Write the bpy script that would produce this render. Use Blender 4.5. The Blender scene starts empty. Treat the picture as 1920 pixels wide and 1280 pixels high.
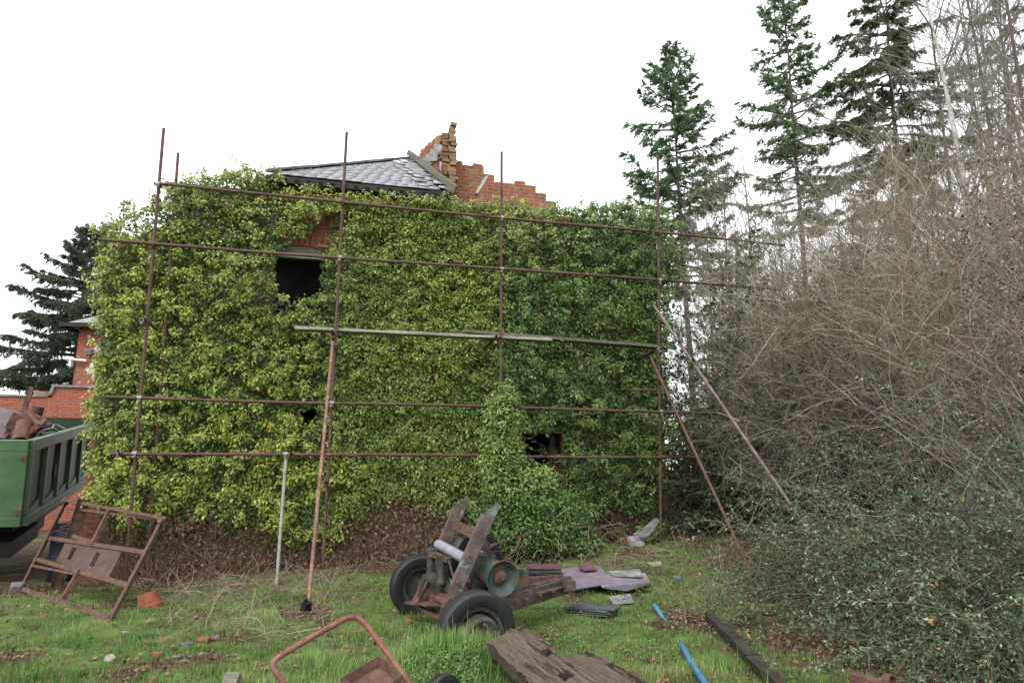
import bpy, bmesh, math, random
import numpy as np
from mathutils import Vector, Matrix
random.seed(7)
R = math.radians
scn = bpy.context.scene
COL = scn.collection

# ------------------------------------------------------------------ camera
F, CX, CY, CAMH, PITCH = 1230.0, 960.0, 640.0, 1.6, R(11.04)
cd = bpy.data.cameras.new("camera"); cam = bpy.data.objects.new("camera", cd); COL.objects.link(cam)
cam.location = (0, 0, CAMH); cam.rotation_euler = (R(90) + PITCH, 0, 0)
cd.sensor_width = 36; cd.sensor_fit = 'HORIZONTAL'; cd.lens = 36 * F / 1920
cd.clip_start = 0.05; cd.clip_end = 3000
scn.camera = cam

# ------------------------------------------------------------------ sky, sun, exposure
SUN_EL, SUN_AZ = R(48), R(205)      # soft light from behind and left of the camera (azimuth clockwise from +Y)
w = bpy.data.worlds.new("World"); scn.world = w; w.use_nodes = True
nt = w.node_tree; bg = nt.nodes['Background']
sky = nt.nodes.new('ShaderNodeTexSky'); sky.sky_type = 'NISHITA'; sky.sun_disc = False
sky.sun_elevation = SUN_EL; sky.sun_rotation = SUN_AZ; sky.air_density = 1.0; sky.dust_density = 4.0
tc = nt.nodes.new('ShaderNodeTexCoord'); nz = nt.nodes.new('ShaderNodeTexNoise')
nz.inputs['Scale'].default_value = 2.2; nz.inputs['Detail'].default_value = 5
nt.links.new(tc.outputs['Generated'], nz.inputs['Vector'])
cr = nt.nodes.new('ShaderNodeValToRGB')
cr.color_ramp.elements[0].position = .3; cr.color_ramp.elements[0].color = (.86, .88, .92, 1)
cr.color_ramp.elements[1].position = .7; cr.color_ramp.elements[1].color = (1, 1, 1, 1)
nt.links.new(nz.outputs['Fac'], cr.inputs['Fac'])
sc_ = nt.nodes.new('ShaderNodeVectorMath'); sc_.operation = 'SCALE'; sc_.inputs['Scale'].default_value = 7.5
nt.links.new(cr.outputs['Color'], sc_.inputs[0])
mx = nt.nodes.new('ShaderNodeMixRGB'); mx.inputs['Fac'].default_value = .86
nt.links.new(sky.outputs['Color'], mx.inputs['Color1']); nt.links.new(sc_.outputs['Vector'], mx.inputs['Color2'])
nt.links.new(mx.outputs['Color'], bg.inputs['Color']); bg.inputs['Strength'].default_value = .12
sd = bpy.data.lights.new("sun", 'SUN'); sd.energy = 0.9; sd.angle = R(25); sd.color = (1, .95, .87)
sun = bpy.data.objects.new("sun", sd); COL.objects.link(sun)
sdir = Vector((math.sin(SUN_AZ) * math.cos(SUN_EL), math.cos(SUN_AZ) * math.cos(SUN_EL), math.sin(SUN_EL)))
sun.rotation_euler = sdir.to_track_quat('Z', 'Y').to_euler(); sun.location = sdir * 60
vs = scn.view_settings
vs.view_transform = 'Standard'; vs.look = 'None'; vs.gamma = 1; vs.exposure = 1.53
try: vs.use_curve_mapping = False
except Exception: pass
scn.cycles.max_bounces = 6; scn.cycles.diffuse_bounces = 3; scn.cycles.transparent_max_bounces = 4

# ------------------------------------------------------------------ geometry helpers
def ray(px, py):
    u, v = (px - CX) / F, (CY - py) / F
    y = math.cos(PITCH) - v * math.sin(PITCH); z = math.sin(PITCH) + v * math.cos(PITCH)
    return u / y, z / y
def at(px, py, Y):
    a, b = ray(px, py); return Vector((a * Y, Y, CAMH + b * Y))
def on_plane(px, py, p0, n):
    a, b = ray(px, py); d = Vector((a, 1, b)); o = Vector((0, 0, CAMH)); n = Vector(n)
    return o + d * ((Vector(p0) - o).dot(n) / d.dot(n))
def S(x, a, b):
    t = np.clip((np.asarray(x, float) - a) / (b - a), 0, 1); return t * t * (3 - 2 * t)
def gz(x, y):
    x = np.asarray(x, float); y = np.asarray(y, float)
    z = S(y, 7, 12) * np.clip(.065 * (x + 3.2), -.15, .6)
    z = z + S(x, 3.5, 10) * S(y, 6, 14) * .9
    z = z + .25 * np.exp(-(((x + .42) / .70) ** 2 + ((y - 5.5) / .42) ** 2))
    z = z + .10 * S(-y, -5.6, -4.2)
    near = np.exp(-((y - 7) / 9.) ** 2)
    z = z + near * (.022 * np.sin(2.1 * x + .7) * np.sin(1.7 * y + .3) + .014 * np.sin(5.3 * x + 1.1 * y) * np.sin(4.1 * y - 2 * x))
    return z
def gpt(px, py, dz=0.):
    a, b = ray(px, py); Y = 6.
    for _ in range(40):
        Y = .5 * Y + .5 * (float(gz(a * Y, Y)) + dz - CAMH) / b
    return Vector((a * Y, Y, CAMH + b * Y))

def nrm(a):
    return a / (np.linalg.norm(a, axis=-1, keepdims=True) + 1e-9)
def mk(name, V_, faces, mat, parent=None, attrs=None, smooth=False):
    me = bpy.data.meshes.new(name); V_ = np.asarray(V_, np.float32).reshape(-1, 3)
    me.vertices.add(len(V_)); me.vertices.foreach_set('co', V_.ravel())
    loops, starts, tot = [], [], 0
    for f in faces:
        f = np.asarray(f, np.int32)
        if len(f) == 0: continue
        k = f.shape[1]; loops.append(f.ravel()); starts.append(tot + k * np.arange(len(f), dtype=np.int32)); tot += f.size
    loops = np.concatenate(loops); starts = np.concatenate(starts).astype(np.int32)
    me.loops.add(len(loops)); me.loops.foreach_set('vertex_index', loops)
    me.polygons.add(len(starts)); me.polygons.foreach_set('loop_start', starts)
    me.update(calc_edges=True)
    if attrs:
        for k, a in attrs.items():
            at_ = me.attributes.new(k, 'FLOAT', 'POINT'); at_.data.foreach_set('value', np.asarray(a, np.float32))
    if smooth: me.polygons.foreach_set('use_smooth', np.ones(len(starts), bool))
    if mat: me.materials.append(mat)
    o = bpy.data.objects.new(name, me); COL.objects.link(o)
    if parent: o.parent = parent
    return o
def tubes(P, Rr, k=4, attr=None):
    P = np.asarray(P, float); N, M, _ = P.shape; Rr = np.asarray(Rr, float)
    if Rr.ndim == 1: Rr = np.repeat(Rr[:, None], M, 1)
    T = nrm(np.gradient(P, axis=1))
    ref = nrm(np.cross(T.mean(1), np.array([.31, .52, .79])) + 1e-6)[:, None, :]
    n1 = nrm(np.cross(T, np.broadcast_to(ref, T.shape))); n2 = np.cross(T, n1)
    a = np.arange(k) * 2 * np.pi / k
    Vv = P[:, :, None, :] + Rr[:, :, None, None] * (np.cos(a)[None, None, :, None] * n1[:, :, None, :] + np.sin(a)[None, None, :, None] * n2[:, :, None, :])
    idx = np.arange(N * M * k).reshape(N, M, k)
    q = np.stack([idx[:, :-1], np.roll(idx[:, :-1], -1, 2), np.roll(idx[:, 1:], -1, 2), idx[:, 1:]], -1).reshape(-1, 4)
    return Vv.reshape(-1, 3), q
def join(parts):
    Vs, fs, off = [], [], 0
    for Vv, q in parts:
        Vs.append(Vv); fs.append(np.asarray(q) + off); off += len(Vv)
    d = {}
    for f in fs: d.setdefault(f.shape[1], []).append(f)
    return np.concatenate(Vs), [np.concatenate(v) for v in d.values()]
def grow(rng, start, dirs, length, M, wander=.15, bend=0., bvec=(0, 0, -1)):
    N = len(start); P = np.zeros((N, M, 3)); P[:, 0] = start; d = nrm(np.asarray(dirs, float)); L = np.broadcast_to(np.asarray(length, float), (N,)) / (M - 1)
    bv = np.asarray(bvec, float); bend = np.broadcast_to(np.asarray(bend, float), (N,))
    for i in range(1, M):
        d = nrm(d + rng.normal(size=(N, 3)) * wander + bv * bend[:, None] / (M - 1))
        P[:, i] = P[:, i - 1] + d * L[:, None]
    return P
def branch_pts(rng, P, n, lo=.2, hi=1.):
    N, M, _ = P.shape; i = rng.integers(0, N, n); t = rng.uniform(lo, hi, n) * (M - 1)
    j = np.clip(t.astype(int), 0, M - 2); f = (t - j)[:, None]
    return i, t / (M - 1), P[i, j] * (1 - f) + P[i, j + 1] * f, nrm(P[i, j + 1] - P[i, j])
def off_dirs(rng, T, ang):
    r = rng.normal(size=T.shape); r = nrm(r - (r * T).sum(-1, keepdims=True) * T)
    a = np.broadcast_to(np.asarray(ang, float), (len(T),))[:, None]
    return T * np.cos(a) + r * np.sin(a)
LEAF = {
 'ovate': (np.array([[0, 0, 0], [.34, .38, .07], [0, 1, -.05], [-.34, .38, .07]]), np.array([[0, 1, 2], [0, 2, 3]])),
 'ivy': (np.array([[0, 0, 0], [.55, .22, .08], [.27, .5, .05], [0, 1, -.06], [-.27, .5, .05], [-.55, .22, .08]]), np.array([[0, 1, 2, 3], [0, 3, 4, 5]])),
 'needle': (np.array([[0, 0, 0], [.11, .35, 0], [0, 1, -.04], [-.11, .35, 0]]), np.array([[0, 1, 2, 3]])),
 'blade': (np.array([[-.5, 0, 0], [.5, 0, 0], [.36, .55, .06], [-.36, .55, .06], [0, 1, .42]]), np.array([[0, 1, 2, 3]])),
}
def leaves(pos, normal, tip, size, kind, wid=None):
    T, Fc = LEAF[kind]; n = nrm(normal); t = nrm(tip - (tip * n).sum(-1, keepdims=True) * n); b = np.cross(t, n)
    size = np.broadcast_to(size, (len(pos),)); wd = size if wid is None else np.broadcast_to(wid, (len(pos),))
    Vv = pos[:, None, :] + b[:, None, :] * (T[None, :, 0:1] * wd[:, None, None]) + t[:, None, :] * (T[None, :, 1:2] * size[:, None, None]) + n[:, None, :] * (T[None, :, 2:3] * size[:, None, None])
    k = len(T); off = (np.arange(len(pos)) * k)[:, None, None]
    fs = [(Fc[None] + off).reshape(-1, Fc.shape[1])]
    if kind == 'blade': fs.append((np.array([[3, 2, 4]])[None] + off).reshape(-1, 3))
    return Vv.reshape(-1, 3), fs, k
def inpoly(x, y, poly):
    x = np.asarray(x); y = np.asarray(y); c = np.zeros(x.shape, bool); n = len(poly)
    for i in range(n):
        x1, y1 = poly[i]; x2, y2 = poly[(i + 1) % n]
        if y1 == y2: continue
        c ^= ((y1 > y) != (y2 > y)) & (x < (x2 - x1) * (y - y1) / (y2 - y1) + x1)
    return c
class VN:                                   # cheap value noise, numpy
    def __init__(s, seed): s.g = np.random.default_rng(seed).random((256, 256))
    def __call__(s, x, y, f=1.):
        x = np.asarray(x) * f + 100; y = np.asarray(y) * f + 100; i = np.floor(x).astype(int); j = np.floor(y).astype(int)
        u = x - i; v = y - j; u = u * u * (3 - 2 * u); v = v * v * (3 - 2 * v); g = s.g; i %= 256; j %= 256; i1 = (i + 1) % 256; j1 = (j + 1) % 256
        return (g[i, j] * (1 - u) + g[i1, j] * u) * (1 - v) + (g[i, j1] * (1 - u) + g[i1, j1] * u) * v

class B:                                    # solid pieces collected into ONE mesh
    def __init__(s): s.bm = bmesh.new()
    def box(s, c, size, rot=None, jit=0.):
        sx, sy, sz = [k / 2 for k in size]; c = Vector(c); vs_ = []
        for x, y, z in ((-1, -1, -1), (1, -1, -1), (1, 1, -1), (-1, 1, -1), (-1, -1, 1), (1, -1, 1), (1, 1, 1), (-1, 1, 1)):
            v = Vector((x * sx, y * sy, z * sz)) + Vector([random.uniform(-jit, jit) for _ in range(3)])
            if rot: v = rot @ v
            vs_.append(s.bm.verts.new(c + v))
        for f in ((0, 3, 2, 1), (4, 5, 6, 7), (0, 1, 5, 4), (1, 2, 6, 5), (2, 3, 7, 6), (3, 0, 4, 7)): s.bm.faces.new([vs_[i] for i in f])
        return s
    def bar(s, p, q, wd, ht, up=(0, 0, 1), jit=0., seg=1):
        p = Vector(p); q = Vector(q); d = (q - p); L = d.length; d.normalize(); sd_ = d.cross(Vector(up)).normalized(); u = sd_.cross(d)
        rings = []
        for i in range(seg + 1):
            c = p + d * L * i / seg; j = lambda: random.uniform(-jit, jit)
            rings.append([s.bm.verts.new(c + sd_ * (a * wd / 2 + j()) + u * (b * ht / 2 + j())) for a, b in ((-1, -1), (1, -1), (1, 1), (-1, 1))])
        for a, b in zip(rings, rings[1:]):
            for k in range(4): s.bm.faces.new((a[k], a[(k + 1) % 4], b[(k + 1) % 4], b[k]))
        s.bm.faces.new(rings[0][::-1]); s.bm.faces.new(rings[-1]); return s
    def lathe(s, prof, p, axis, seg=24, up=None):
        p = Vector(p); ax = Vector(axis).normalized(); a = ax.orthogonal().normalized(); b = ax.cross(a); rings = []
        for r, h in prof:
            rings.append([s.bm.verts.new(p + ax * h + (a * math.cos(t) + b * math.sin(t)) * r) for t in [2 * math.pi * i / seg for i in range(seg)]] if r > 1e-6 else [s.bm.verts.new(p + ax * h)])
        for A, C in zip(rings, rings[1:]):
            for i in range(seg):
                j = (i + 1) % seg
                if len(A) == 1 and len(C) == 1: continue
                if len(A) == 1: f = (A[0], C[j], C[i])
                elif len(C) == 1: f = (A[i], A[j], C[0])
                else: f = (A[i], A[j], C[j], C[i])
                s.bm.faces.new(f)
        return s
    def tube(s, p, q, r, seg=12, hollow=True):
        L = (Vector(q) - Vector(p)).length
        if hollow: prof = [(0, .12), (.8 * r, .12), (.8 * r, 0), (r, 0), (r, L), (.8 * r, L), (.8 * r, L - .12), (0, L - .12)]
        else: prof = [(0, 0), (r, 0), (r, L), (0, L)]
        return s.lathe(prof, p, Vector(q) - Vector(p), seg)
    def prism(s, outline, M, h):                # outline in local xy, extruded along local z by h
        n = len(outline); lo = [s.bm.verts.new(M @ Vector((x, y, 0))) for x, y in outline]; hi = [s.bm.verts.new(M @ Vector((x, y, h))) for x, y in outline]
        s.bm.faces.new(lo[::-1]); s.bm.faces.new(hi)
        for i in range(n): s.bm.faces.new((lo[i], lo[(i + 1) % n], hi[(i + 1) % n], hi[i]))
        return s
    def path(s, pts, r, seg=10, sub=6, hollow=False):
        P = [Vector(p) for p in pts]; C = []
        for i in range(len(P) - 1):
            a, b, c, d = P[max(i - 1, 0)], P[i], P[i + 1], P[min(i + 2, len(P) - 1)]
            for k in range(sub):
                t = k / sub; C.append(.5 * ((2 * b) + (c - a) * t + (2 * a - 5 * b + 4 * c - d) * t * t + (3 * b - a - 3 * c + d) * t ** 3))
        C.append(P[-1]); rr = r if hasattr(r, '__len__') else [r] * len(C)
        if len(rr) != len(C): rr = np.interp(np.linspace(0, 1, len(C)), np.linspace(0, 1, len(rr)), rr)
        Vv, q = tubes(np.array([[list(c) for c in C]]), np.array([rr]), seg)
        vv = [s.bm.verts.new(v) for v in Vv]
        for f in q: s.bm.faces.new([vv[i] for i in f])
        s.bm.faces.new(vv[:seg]); s.bm.faces.new(vv[-seg:][::-1]); return s
    def done(s, name, m, parent=None, smooth=None, bevel=0.):
        bmesh.ops.recalc_face_normals(s.bm, faces=s.bm.faces[:])
        if bevel:
            bmesh.ops.bevel(s.bm, geom=s.bm.edges[:], offset=bevel, segments=1, affect='EDGES', clamp_overlap=True)
        me = bpy.data.meshes.new(name); s.bm.to_mesh(me); s.bm.free()
        if m: me.materials.append(m)
        o = bpy.data.objects.new(name, me); COL.objects.link(o)
        if parent: o.parent = parent
        if smooth:
            for p in me.polygons: p.use_smooth = True
            try: me.set_sharp_from_angle(angle=R(smooth))
            except Exception: pass
        return o
def tag(o, label=None, cat=None, group=None, kind=None):
    if label: o['label'] = label
    if cat: o['category'] = cat
    if group: o['group'] = group
    if kind: o['kind'] = kind
    return o
def thing(name, label, cat, loc=(0, 0, 0), rotz=0., group=None, M=None):
    o = bpy.data.objects.new(name, None); COL.objects.link(o); o.empty_display_size = .2
    if M is not None: o.matrix_world = M
    else: o.location = loc; o.rotation_euler = (0, 0, rotz)
    return tag(o, label, cat, group)
def frame(o, x, y, z):
    M = Matrix.Identity(4)
    for i, c in enumerate((x, y, z)):
        for j in range(3): M[j][i] = c[j]
    for j in range(3): M[j][3] = o[j]
    return M

# ------------------------------------------------------------------ materials
def newmat(name):
    m = bpy.data.materials.new(name); m.use_nodes = True; n = m.node_tree; n.nodes.clear()
    out = n.nodes.new('ShaderNodeOutputMaterial'); bs = n.nodes.new('ShaderNodeBsdfPrincipled'); n.links.new(bs.outputs[0], out.inputs[0])
    return m, n, bs, out
def ramp(n, stops):
    r = n.nodes.new('ShaderNodeValToRGB'); e = r.color_ramp.elements
    while len(e) < len(stops): e.new(.5)
    for i, (p, c) in enumerate(stops): e[i].position = p; e[i].color = (*c, 1)
    return r
def noise(n, scale, detail=6, rough=.6, stretch=None, coord='Object', dist=0.):
    t = n.nodes.new('ShaderNodeTexCoord'); z = n.nodes.new('ShaderNodeTexNoise'); src = t.outputs[coord]
    if stretch:
        mp = n.nodes.new('ShaderNodeMapping'); mp.inputs['Scale'].default_value = stretch; n.links.new(src, mp.inputs[0]); src = mp.outputs[0]
    n.links.new(src, z.inputs['Vector']); z.inputs['Scale'].default_value = scale; z.inputs['Detail'].default_value = detail; z.inputs['Roughness'].default_value = rough; z.inputs['Distortion'].default_value = dist
    return z
def bump(n, bs, src, strength, dist=.02):
    b = n.nodes.new('ShaderNodeBump'); b.inputs['Strength'].default_value = strength; b.inputs['Distance'].default_value = dist
    n.links.new(src, b.inputs['Height']); n.links.new(b.outputs[0], bs.inputs['Normal'])
def mat(name, stops, scale=6, rough=.8, bmp=.3, metal=0., stretch=None, detail=7, spec=.3, bdist=.01, patch=None, coord='Object'):
    m, n, bs, out = newmat(name); z = noise(n, scale, detail, .65, stretch, coord); r = ramp(n, stops); n.links.new(z.outputs['Fac'], r.inputs[0]); c = r.outputs[0]
    if patch:                                # (colour, scale, threshold): worn paint, moss or mud patches
        for col, sc2, th in patch:
            z2 = noise(n, sc2, 5, .7, None, coord); r2 = ramp(n, [(th, (0, 0, 0)), (th + .06, (1, 1, 1))]); n.links.new(z2.outputs['Fac'], r2.inputs[0])
            mm = n.nodes.new('ShaderNodeMixRGB'); n.links.new(r2.outputs[0], mm.inputs[0]); n.links.new(c, mm.inputs[1]); mm.inputs[2].default_value = (*col, 1); c = mm.outputs[0]
    n.links.new(c, bs.inputs['Base Color']); bs.inputs['Roughness'].default_value = rough; bs.inputs['Metallic'].default_value = metal
    bs.inputs['Specular IOR Level'].default_value = spec
    z3 = noise(n, scale * 4, 6, .7, stretch, coord); bump(n, bs, z3.outputs['Fac'], bmp, bdist)
    return m
def leafmat(name, A, Bc=None, trans=.25, rough=.5, spec=.35):
    m, n, bs, out = newmat(name); a = n.nodes.new('ShaderNodeAttribute'); a.attribute_name = 'v'; r = ramp(n, A); n.links.new(a.outputs['Fac'], r.inputs[0]); c = r.outputs[0]
    if Bc:
        r2 = ramp(n, Bc); n.links.new(a.outputs['Fac'], r2.inputs[0]); a2 = n.nodes.new('ShaderNodeAttribute'); a2.attribute_name = 'w'
        mm = n.nodes.new('ShaderNodeMixRGB'); n.links.new(a2.outputs['Fac'], mm.inputs[0]); n.links.new(c, mm.inputs[1]); n.links.new(r2.outputs[0], mm.inputs[2]); c = mm.outputs[0]
    n.links.new(c, bs.inputs['Base Color']); bs.inputs['Roughness'].default_value = rough; bs.inputs['Specular IOR Level'].default_value = spec
    tr = n.nodes.new('ShaderNodeBsdfTranslucent'); n.links.new(c, tr.inputs[0]); mi = n.nodes.new('ShaderNodeMixShader'); mi.inputs[0].default_value = trans
    n.links.new(bs.outputs[0], mi.inputs[1]); n.links.new(tr.outputs[0], mi.inputs[2]); n.links.new(mi.outputs[0], out.inputs[0])
    return m
def brickmat(name, c1, c2, mortar, patch=None):
    m, n, bs, out = newmat(name); t = n.nodes.new('ShaderNodeTexCoord'); sp = n.nodes.new('ShaderNodeSeparateXYZ'); n.links.new(t.outputs['Object'], sp.inputs[0])
    ad = n.nodes.new('ShaderNodeMath'); n.links.new(sp.outputs[0], ad.inputs[0]); n.links.new(sp.outputs[1], ad.inputs[1])
    cb = n.nodes.new('ShaderNodeCombineXYZ'); n.links.new(ad.outputs[0], cb.inputs[0]); n.links.new(sp.outputs[2], cb.inputs[1])
    br = n.nodes.new('ShaderNodeTexBrick'); n.links.new(cb.outputs[0], br.inputs['Vector']); br.inputs['Scale'].default_value = 1
    br.inputs['Brick Width'].default_value = .225; br.inputs['Row Height'].default_value = .075; br.inputs['Mortar Size'].default_value = .008; br.inputs['Mortar Smooth'].default_value = .3
    br.inputs['Color1'].default_value = (*c1, 1); br.inputs['Color2'].default_value = (*c2, 1); br.inputs['Mortar'].default_value = (*mortar, 1); br.inputs['Bias'].default_value = -.1
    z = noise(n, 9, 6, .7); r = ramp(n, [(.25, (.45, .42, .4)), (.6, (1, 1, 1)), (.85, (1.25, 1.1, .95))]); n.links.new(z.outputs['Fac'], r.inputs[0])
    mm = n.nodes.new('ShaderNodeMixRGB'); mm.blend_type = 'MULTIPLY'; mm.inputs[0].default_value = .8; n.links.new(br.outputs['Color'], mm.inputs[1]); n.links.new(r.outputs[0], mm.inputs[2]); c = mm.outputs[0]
    if patch:
        for col, sc2, th in patch:
            z2 = noise(n, sc2, 6, .75); r2 = ramp(n, [(th, (0, 0, 0)), (th + .05, (1, 1, 1))]); n.links.new(z2.outputs['Fac'], r2.inputs[0])
            m2 = n.nodes.new('ShaderNodeMixRGB'); n.links.new(r2.outputs[0], m2.inputs[0]); n.links.new(c, m2.inputs[1]); m2.inputs[2].default_value = (*col, 1); c = m2.outputs[0]
    n.links.new(c, bs.inputs['Base Color']); bs.inputs['Roughness'].default_value = .9; bs.inputs['Specular IOR Level'].default_value = .2
    iv = n.nodes.new('ShaderNodeMath'); iv.operation = 'SUBTRACT'; iv.inputs[0].default_value = 1; n.links.new(br.outputs['Fac'], iv.inputs[1])
    ad2 = n.nodes.new('ShaderNodeMath'); n.links.new(iv.outputs[0], ad2.inputs[0]); n.links.new(z.outputs['Fac'], ad2.inputs[1]); bump(n, bs, ad2.outputs[0], .6, .012)
    return m

RUST = mat('rust_brown', [(.3, (.035, .018, .014)), (.5, (.085, .042, .034)), (.7, (.15, .075, .055))], 9, .85, .35)
RUST_RED = mat('rust_red', [(.3, (.04, .021, .016)), (.5, (.085, .046, .036)), (.72, (.14, .078, .055))], 11, .85, .35, patch=[((.10, .065, .06), 5, .6)])
TUBE = mat('scaffold_tube', [(.3, (.038, .021, .017)), (.5, (.075, .040, .032)), (.72, (.12, .066, .05))], 7, .7, .3, patch=[((.07, .06, .045), 3, .62)])
TUBE_PINK = mat('scaffold_tube_pink', [(.3, (.085, .042, .032)), (.5, (.165, .085, .066)), (.72, (.27, .18, .15))], 12, .75, .3)
TUBE_GREY = mat('galvanised_tube', [(.3, (.13, .13, .11)), (.5, (.24, .25, .22)), (.72, (.34, .34, .31))], 14, .6, .2, patch=[((.13, .07, .04), 6, .66)])
GALV = mat('galvanised_clamp', [(.3, (.12, .11, .1)), (.55, (.27, .27, .27)), (.75, (.4, .4, .4))], 20, .5, .3, metal=.4)
PAINT_WORN = mat('worn_machine_paint', [(.3, (.045, .03, .027)), (.5, (.085, .062, .056)), (.7, (.14, .108, .098))], 8, .75, .35, patch=[((.11, .19, .18), 5.5, .58), ((.16, .13, .11), 11, .66)])
ENGINE = mat('oily_cast_iron', [(.3, (.012, .013, .012)), (.5, (.036, .034, .028)), (.72, (.075, .06, .044))], 14, .65, .4, patch=[((.035, .075, .07), 5, .58), ((.17, .055, .03), 9, .66)])
TEAL = mat('teal_worn_paint', [(.3, (.014, .022, .021)), (.5, (.032, .055, .05)), (.7, (.065, .085, .075))], 9, .6, .3, patch=[((.11, .062, .04), 5, .5)])
RUBBER = mat('tyre_rubber', [(.3, (.005, .005, .006)), (.6, (.010, .010, .012)), (.8, (.03, .03, .03))], 10, .5, .25, spec=.4)
WOOD = mat('weathered_wood', [(.28, (.014, .010, .008)), (.42, (.048, .035, .026)), (.58, (.085, .064, .049)), (.78, (.15, .122, .098))], 5, .85, .5, stretch=(.6, 12, 12), patch=[((.16, .085, .05), 3, .66)])
def cracks(m, sc_, th=.5, wd_=.035, col=(.012, .009, .007)):
    n = m.node_tree; bs = [x for x in n.nodes if x.type == 'BSDF_PRINCIPLED'][0]; src = bs.inputs['Base Color'].links[0].from_socket
    z = noise(n, 1.6, 3, .5, sc_); r = ramp(n, [(th - wd_, (0, 0, 0)), (th - wd_ * .3, (1, 1, 1)), (th + wd_ * .3, (1, 1, 1)), (th + wd_, (0, 0, 0))]); n.links.new(z.outputs['Fac'], r.inputs[0])
    z2 = noise(n, 2.2, 3, .5); r2 = ramp(n, [(.45, (0, 0, 0)), (.55, (1, 1, 1))]); n.links.new(z2.outputs['Fac'], r2.inputs[0]); mu = n.nodes.new('ShaderNodeMath'); mu.operation = 'MULTIPLY'; n.links.new(r.outputs[0], mu.inputs[0]); n.links.new(r2.outputs[0], mu.inputs[1])
    mm = n.nodes.new('ShaderNodeMixRGB'); n.links.new(mu.outputs[0], mm.inputs[0]); n.links.new(src, mm.inputs[1]); mm.inputs[2].default_value = (*col, 1); n.links.new(mm.outputs[0], bs.inputs['Base Color'])
cracks(WOOD, (.7, 9, 9))
WOOD_GREY = mat('grey_board', [(.25, (.09, .085, .07)), (.5, (.24, .235, .2)), (.75, (.4, .39, .36))], 5, .85, .4, stretch=(.8, 14, 14), patch=[((.09, .10, .05), 3, .62)])
WOOD_DARK = mat('dark_board', [(.25, (.045, .042, .033)), (.5, (.11, .105, .08)), (.75, (.2, .19, .155))], 5, .85, .4, stretch=(.8, 14, 14), patch=[((.07, .08, .035), 3, .6)])
BLACKWOOD = mat('wet_black_timber', [(.3, (.012, .01, .009)), (.6, (.035, .028, .022)), (.8, (.07, .05, .035))], 7, .7, .5)
SLATE = leafmat('roof_slate', [(0, (.19, .195, .22)), (.5, (.215, .225, .25)), (.85, (.24, .25, .28)), (1, (.21, .21, .18))], None, 0., .45, .5)
SLATE_PURPLE = mat('purple_slate', [(.3, (.082, .07, .085)), (.5, (.135, .115, .14)), (.7, (.175, .16, .19))], 5, .5, .2, spec=.5, patch=[((.22, .21, .26), 3.5, .58), ((.06, .05, .045), 9, .66)])
SLATE_WINE = mat('wine_slate', [(.3, (.06, .03, .038)), (.6, (.12, .06, .075)), (.8, (.16, .1, .11))], 6, .5, .2, spec=.5)
SLATE_DARK = mat('dark_slate', [(.3, (.03, .036, .038)), (.5, (.06, .07, .074)), (.75, (.11, .125, .13))], 6, .4, .2, spec=.55)
SLATE_GREY = mat('lichen_slate', [(.3, (.07, .075, .07)), (.5, (.15, .155, .155)), (.7, (.3, .3, .3))], 8, .55, .3, spec=.5)
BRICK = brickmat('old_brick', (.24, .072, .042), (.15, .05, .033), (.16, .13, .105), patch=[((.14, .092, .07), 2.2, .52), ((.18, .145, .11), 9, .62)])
BRICK_OLD = brickmat('lichen_brick', (.30, .085, .045), (.16, .07, .042), (.24, .2, .15), patch=[((.18, .15, .085), 4, .54), ((.09, .08, .06), 7, .6)])
BRICK_WALL = brickmat('yard_wall_brick', (.34, .085, .048), (.27, .075, .045), (.25, .2, .17), patch=[((.4, .36, .34), 6, .72)])
BRICK_PAINTED = brickmat('flaking_painted_brick', (.31, .08, .048), (.24, .07, .042), (.22, .18, .15), patch=[((.6, .58, .57), 2.3, .56)])
LOOSEBRICK = mat('mossy_loose_brick', [(.3, (.1, .075, .04)), (.5, (.2, .14, .08)), (.7, (.27, .12, .065))], 7, .9, .6)
TERRA = mat('terracotta', [(.3, (.16, .05, .027)), (.6, (.26, .08, .04)), (.8, (.3, .12, .07))], 8, .8, .3)
REDBRICK = mat('broken_red_brick', [(.3, (.12, .042, .028)), (.6, (.21, .075, .045)), (.8, (.25, .13, .09))], 14, .9, .5)
STONE = mat('grey_rubble', [(.3, (.06, .06, .065)), (.6, (.15, .145, .15)), (.8, (.26, .25, .24))], 12, .9, .5)
PALE = mat('pale_rubble', [(.3, (.15, .13, .11)), (.6, (.25, .22, .19)), (.8, (.36, .33, .29))], 12, .9, .5)
COPING = mat('coping_tile', [(.3, (.1, .11, .11)), (.6, (.19, .2, .2)), (.8, (.28, .29, .28))], 6, .7, .3)
GREENP = mat('green_trailer_paint', [(.3, (.032, .066, .034)), (.5, (.052, .10, .05)), (.72, (.075, .13, .066))], 3, .5, .15, patch=[((.08, .07, .035), 5, .68), ((.16, .055, .035), 14, .72)])
GREEND = mat('green_side_panel', [(.3, (.012, .03, .019)), (.5, (.02, .046, .028)), (.72, (.032, .065, .04))], 3, .55, .15, patch=[((.03, .05, .15), 2.4, .66)])
TAILG = mat('faded_tailgate', [(.3, (.09, .115, .055)), (.5, (.15, .17, .095)), (.72, (.2, .215, .14))], 5, .7, .2, patch=[((.12, .06, .03), 6, .64)])
BLACKM = mat('black_chassis', [(.3, (.008, .008, .008)), (.7, (.025, .022, .02))], 8, .7, .3)
BLUEB = mat('blue_drum_paint', [(.3, (.003, .004, .010)), (.6, (.004, .006, .016)), (.8, (.01, .012, .018))], 6, .5, .2)
BLUEP = mat('blue_plastic', [(.3, (.035, .11, .2)), (.6, (.055, .16, .29)), (.8, (.13, .22, .3))], 8, .5, .15, patch=[((.12, .11, .07), 9, .66)])
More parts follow.
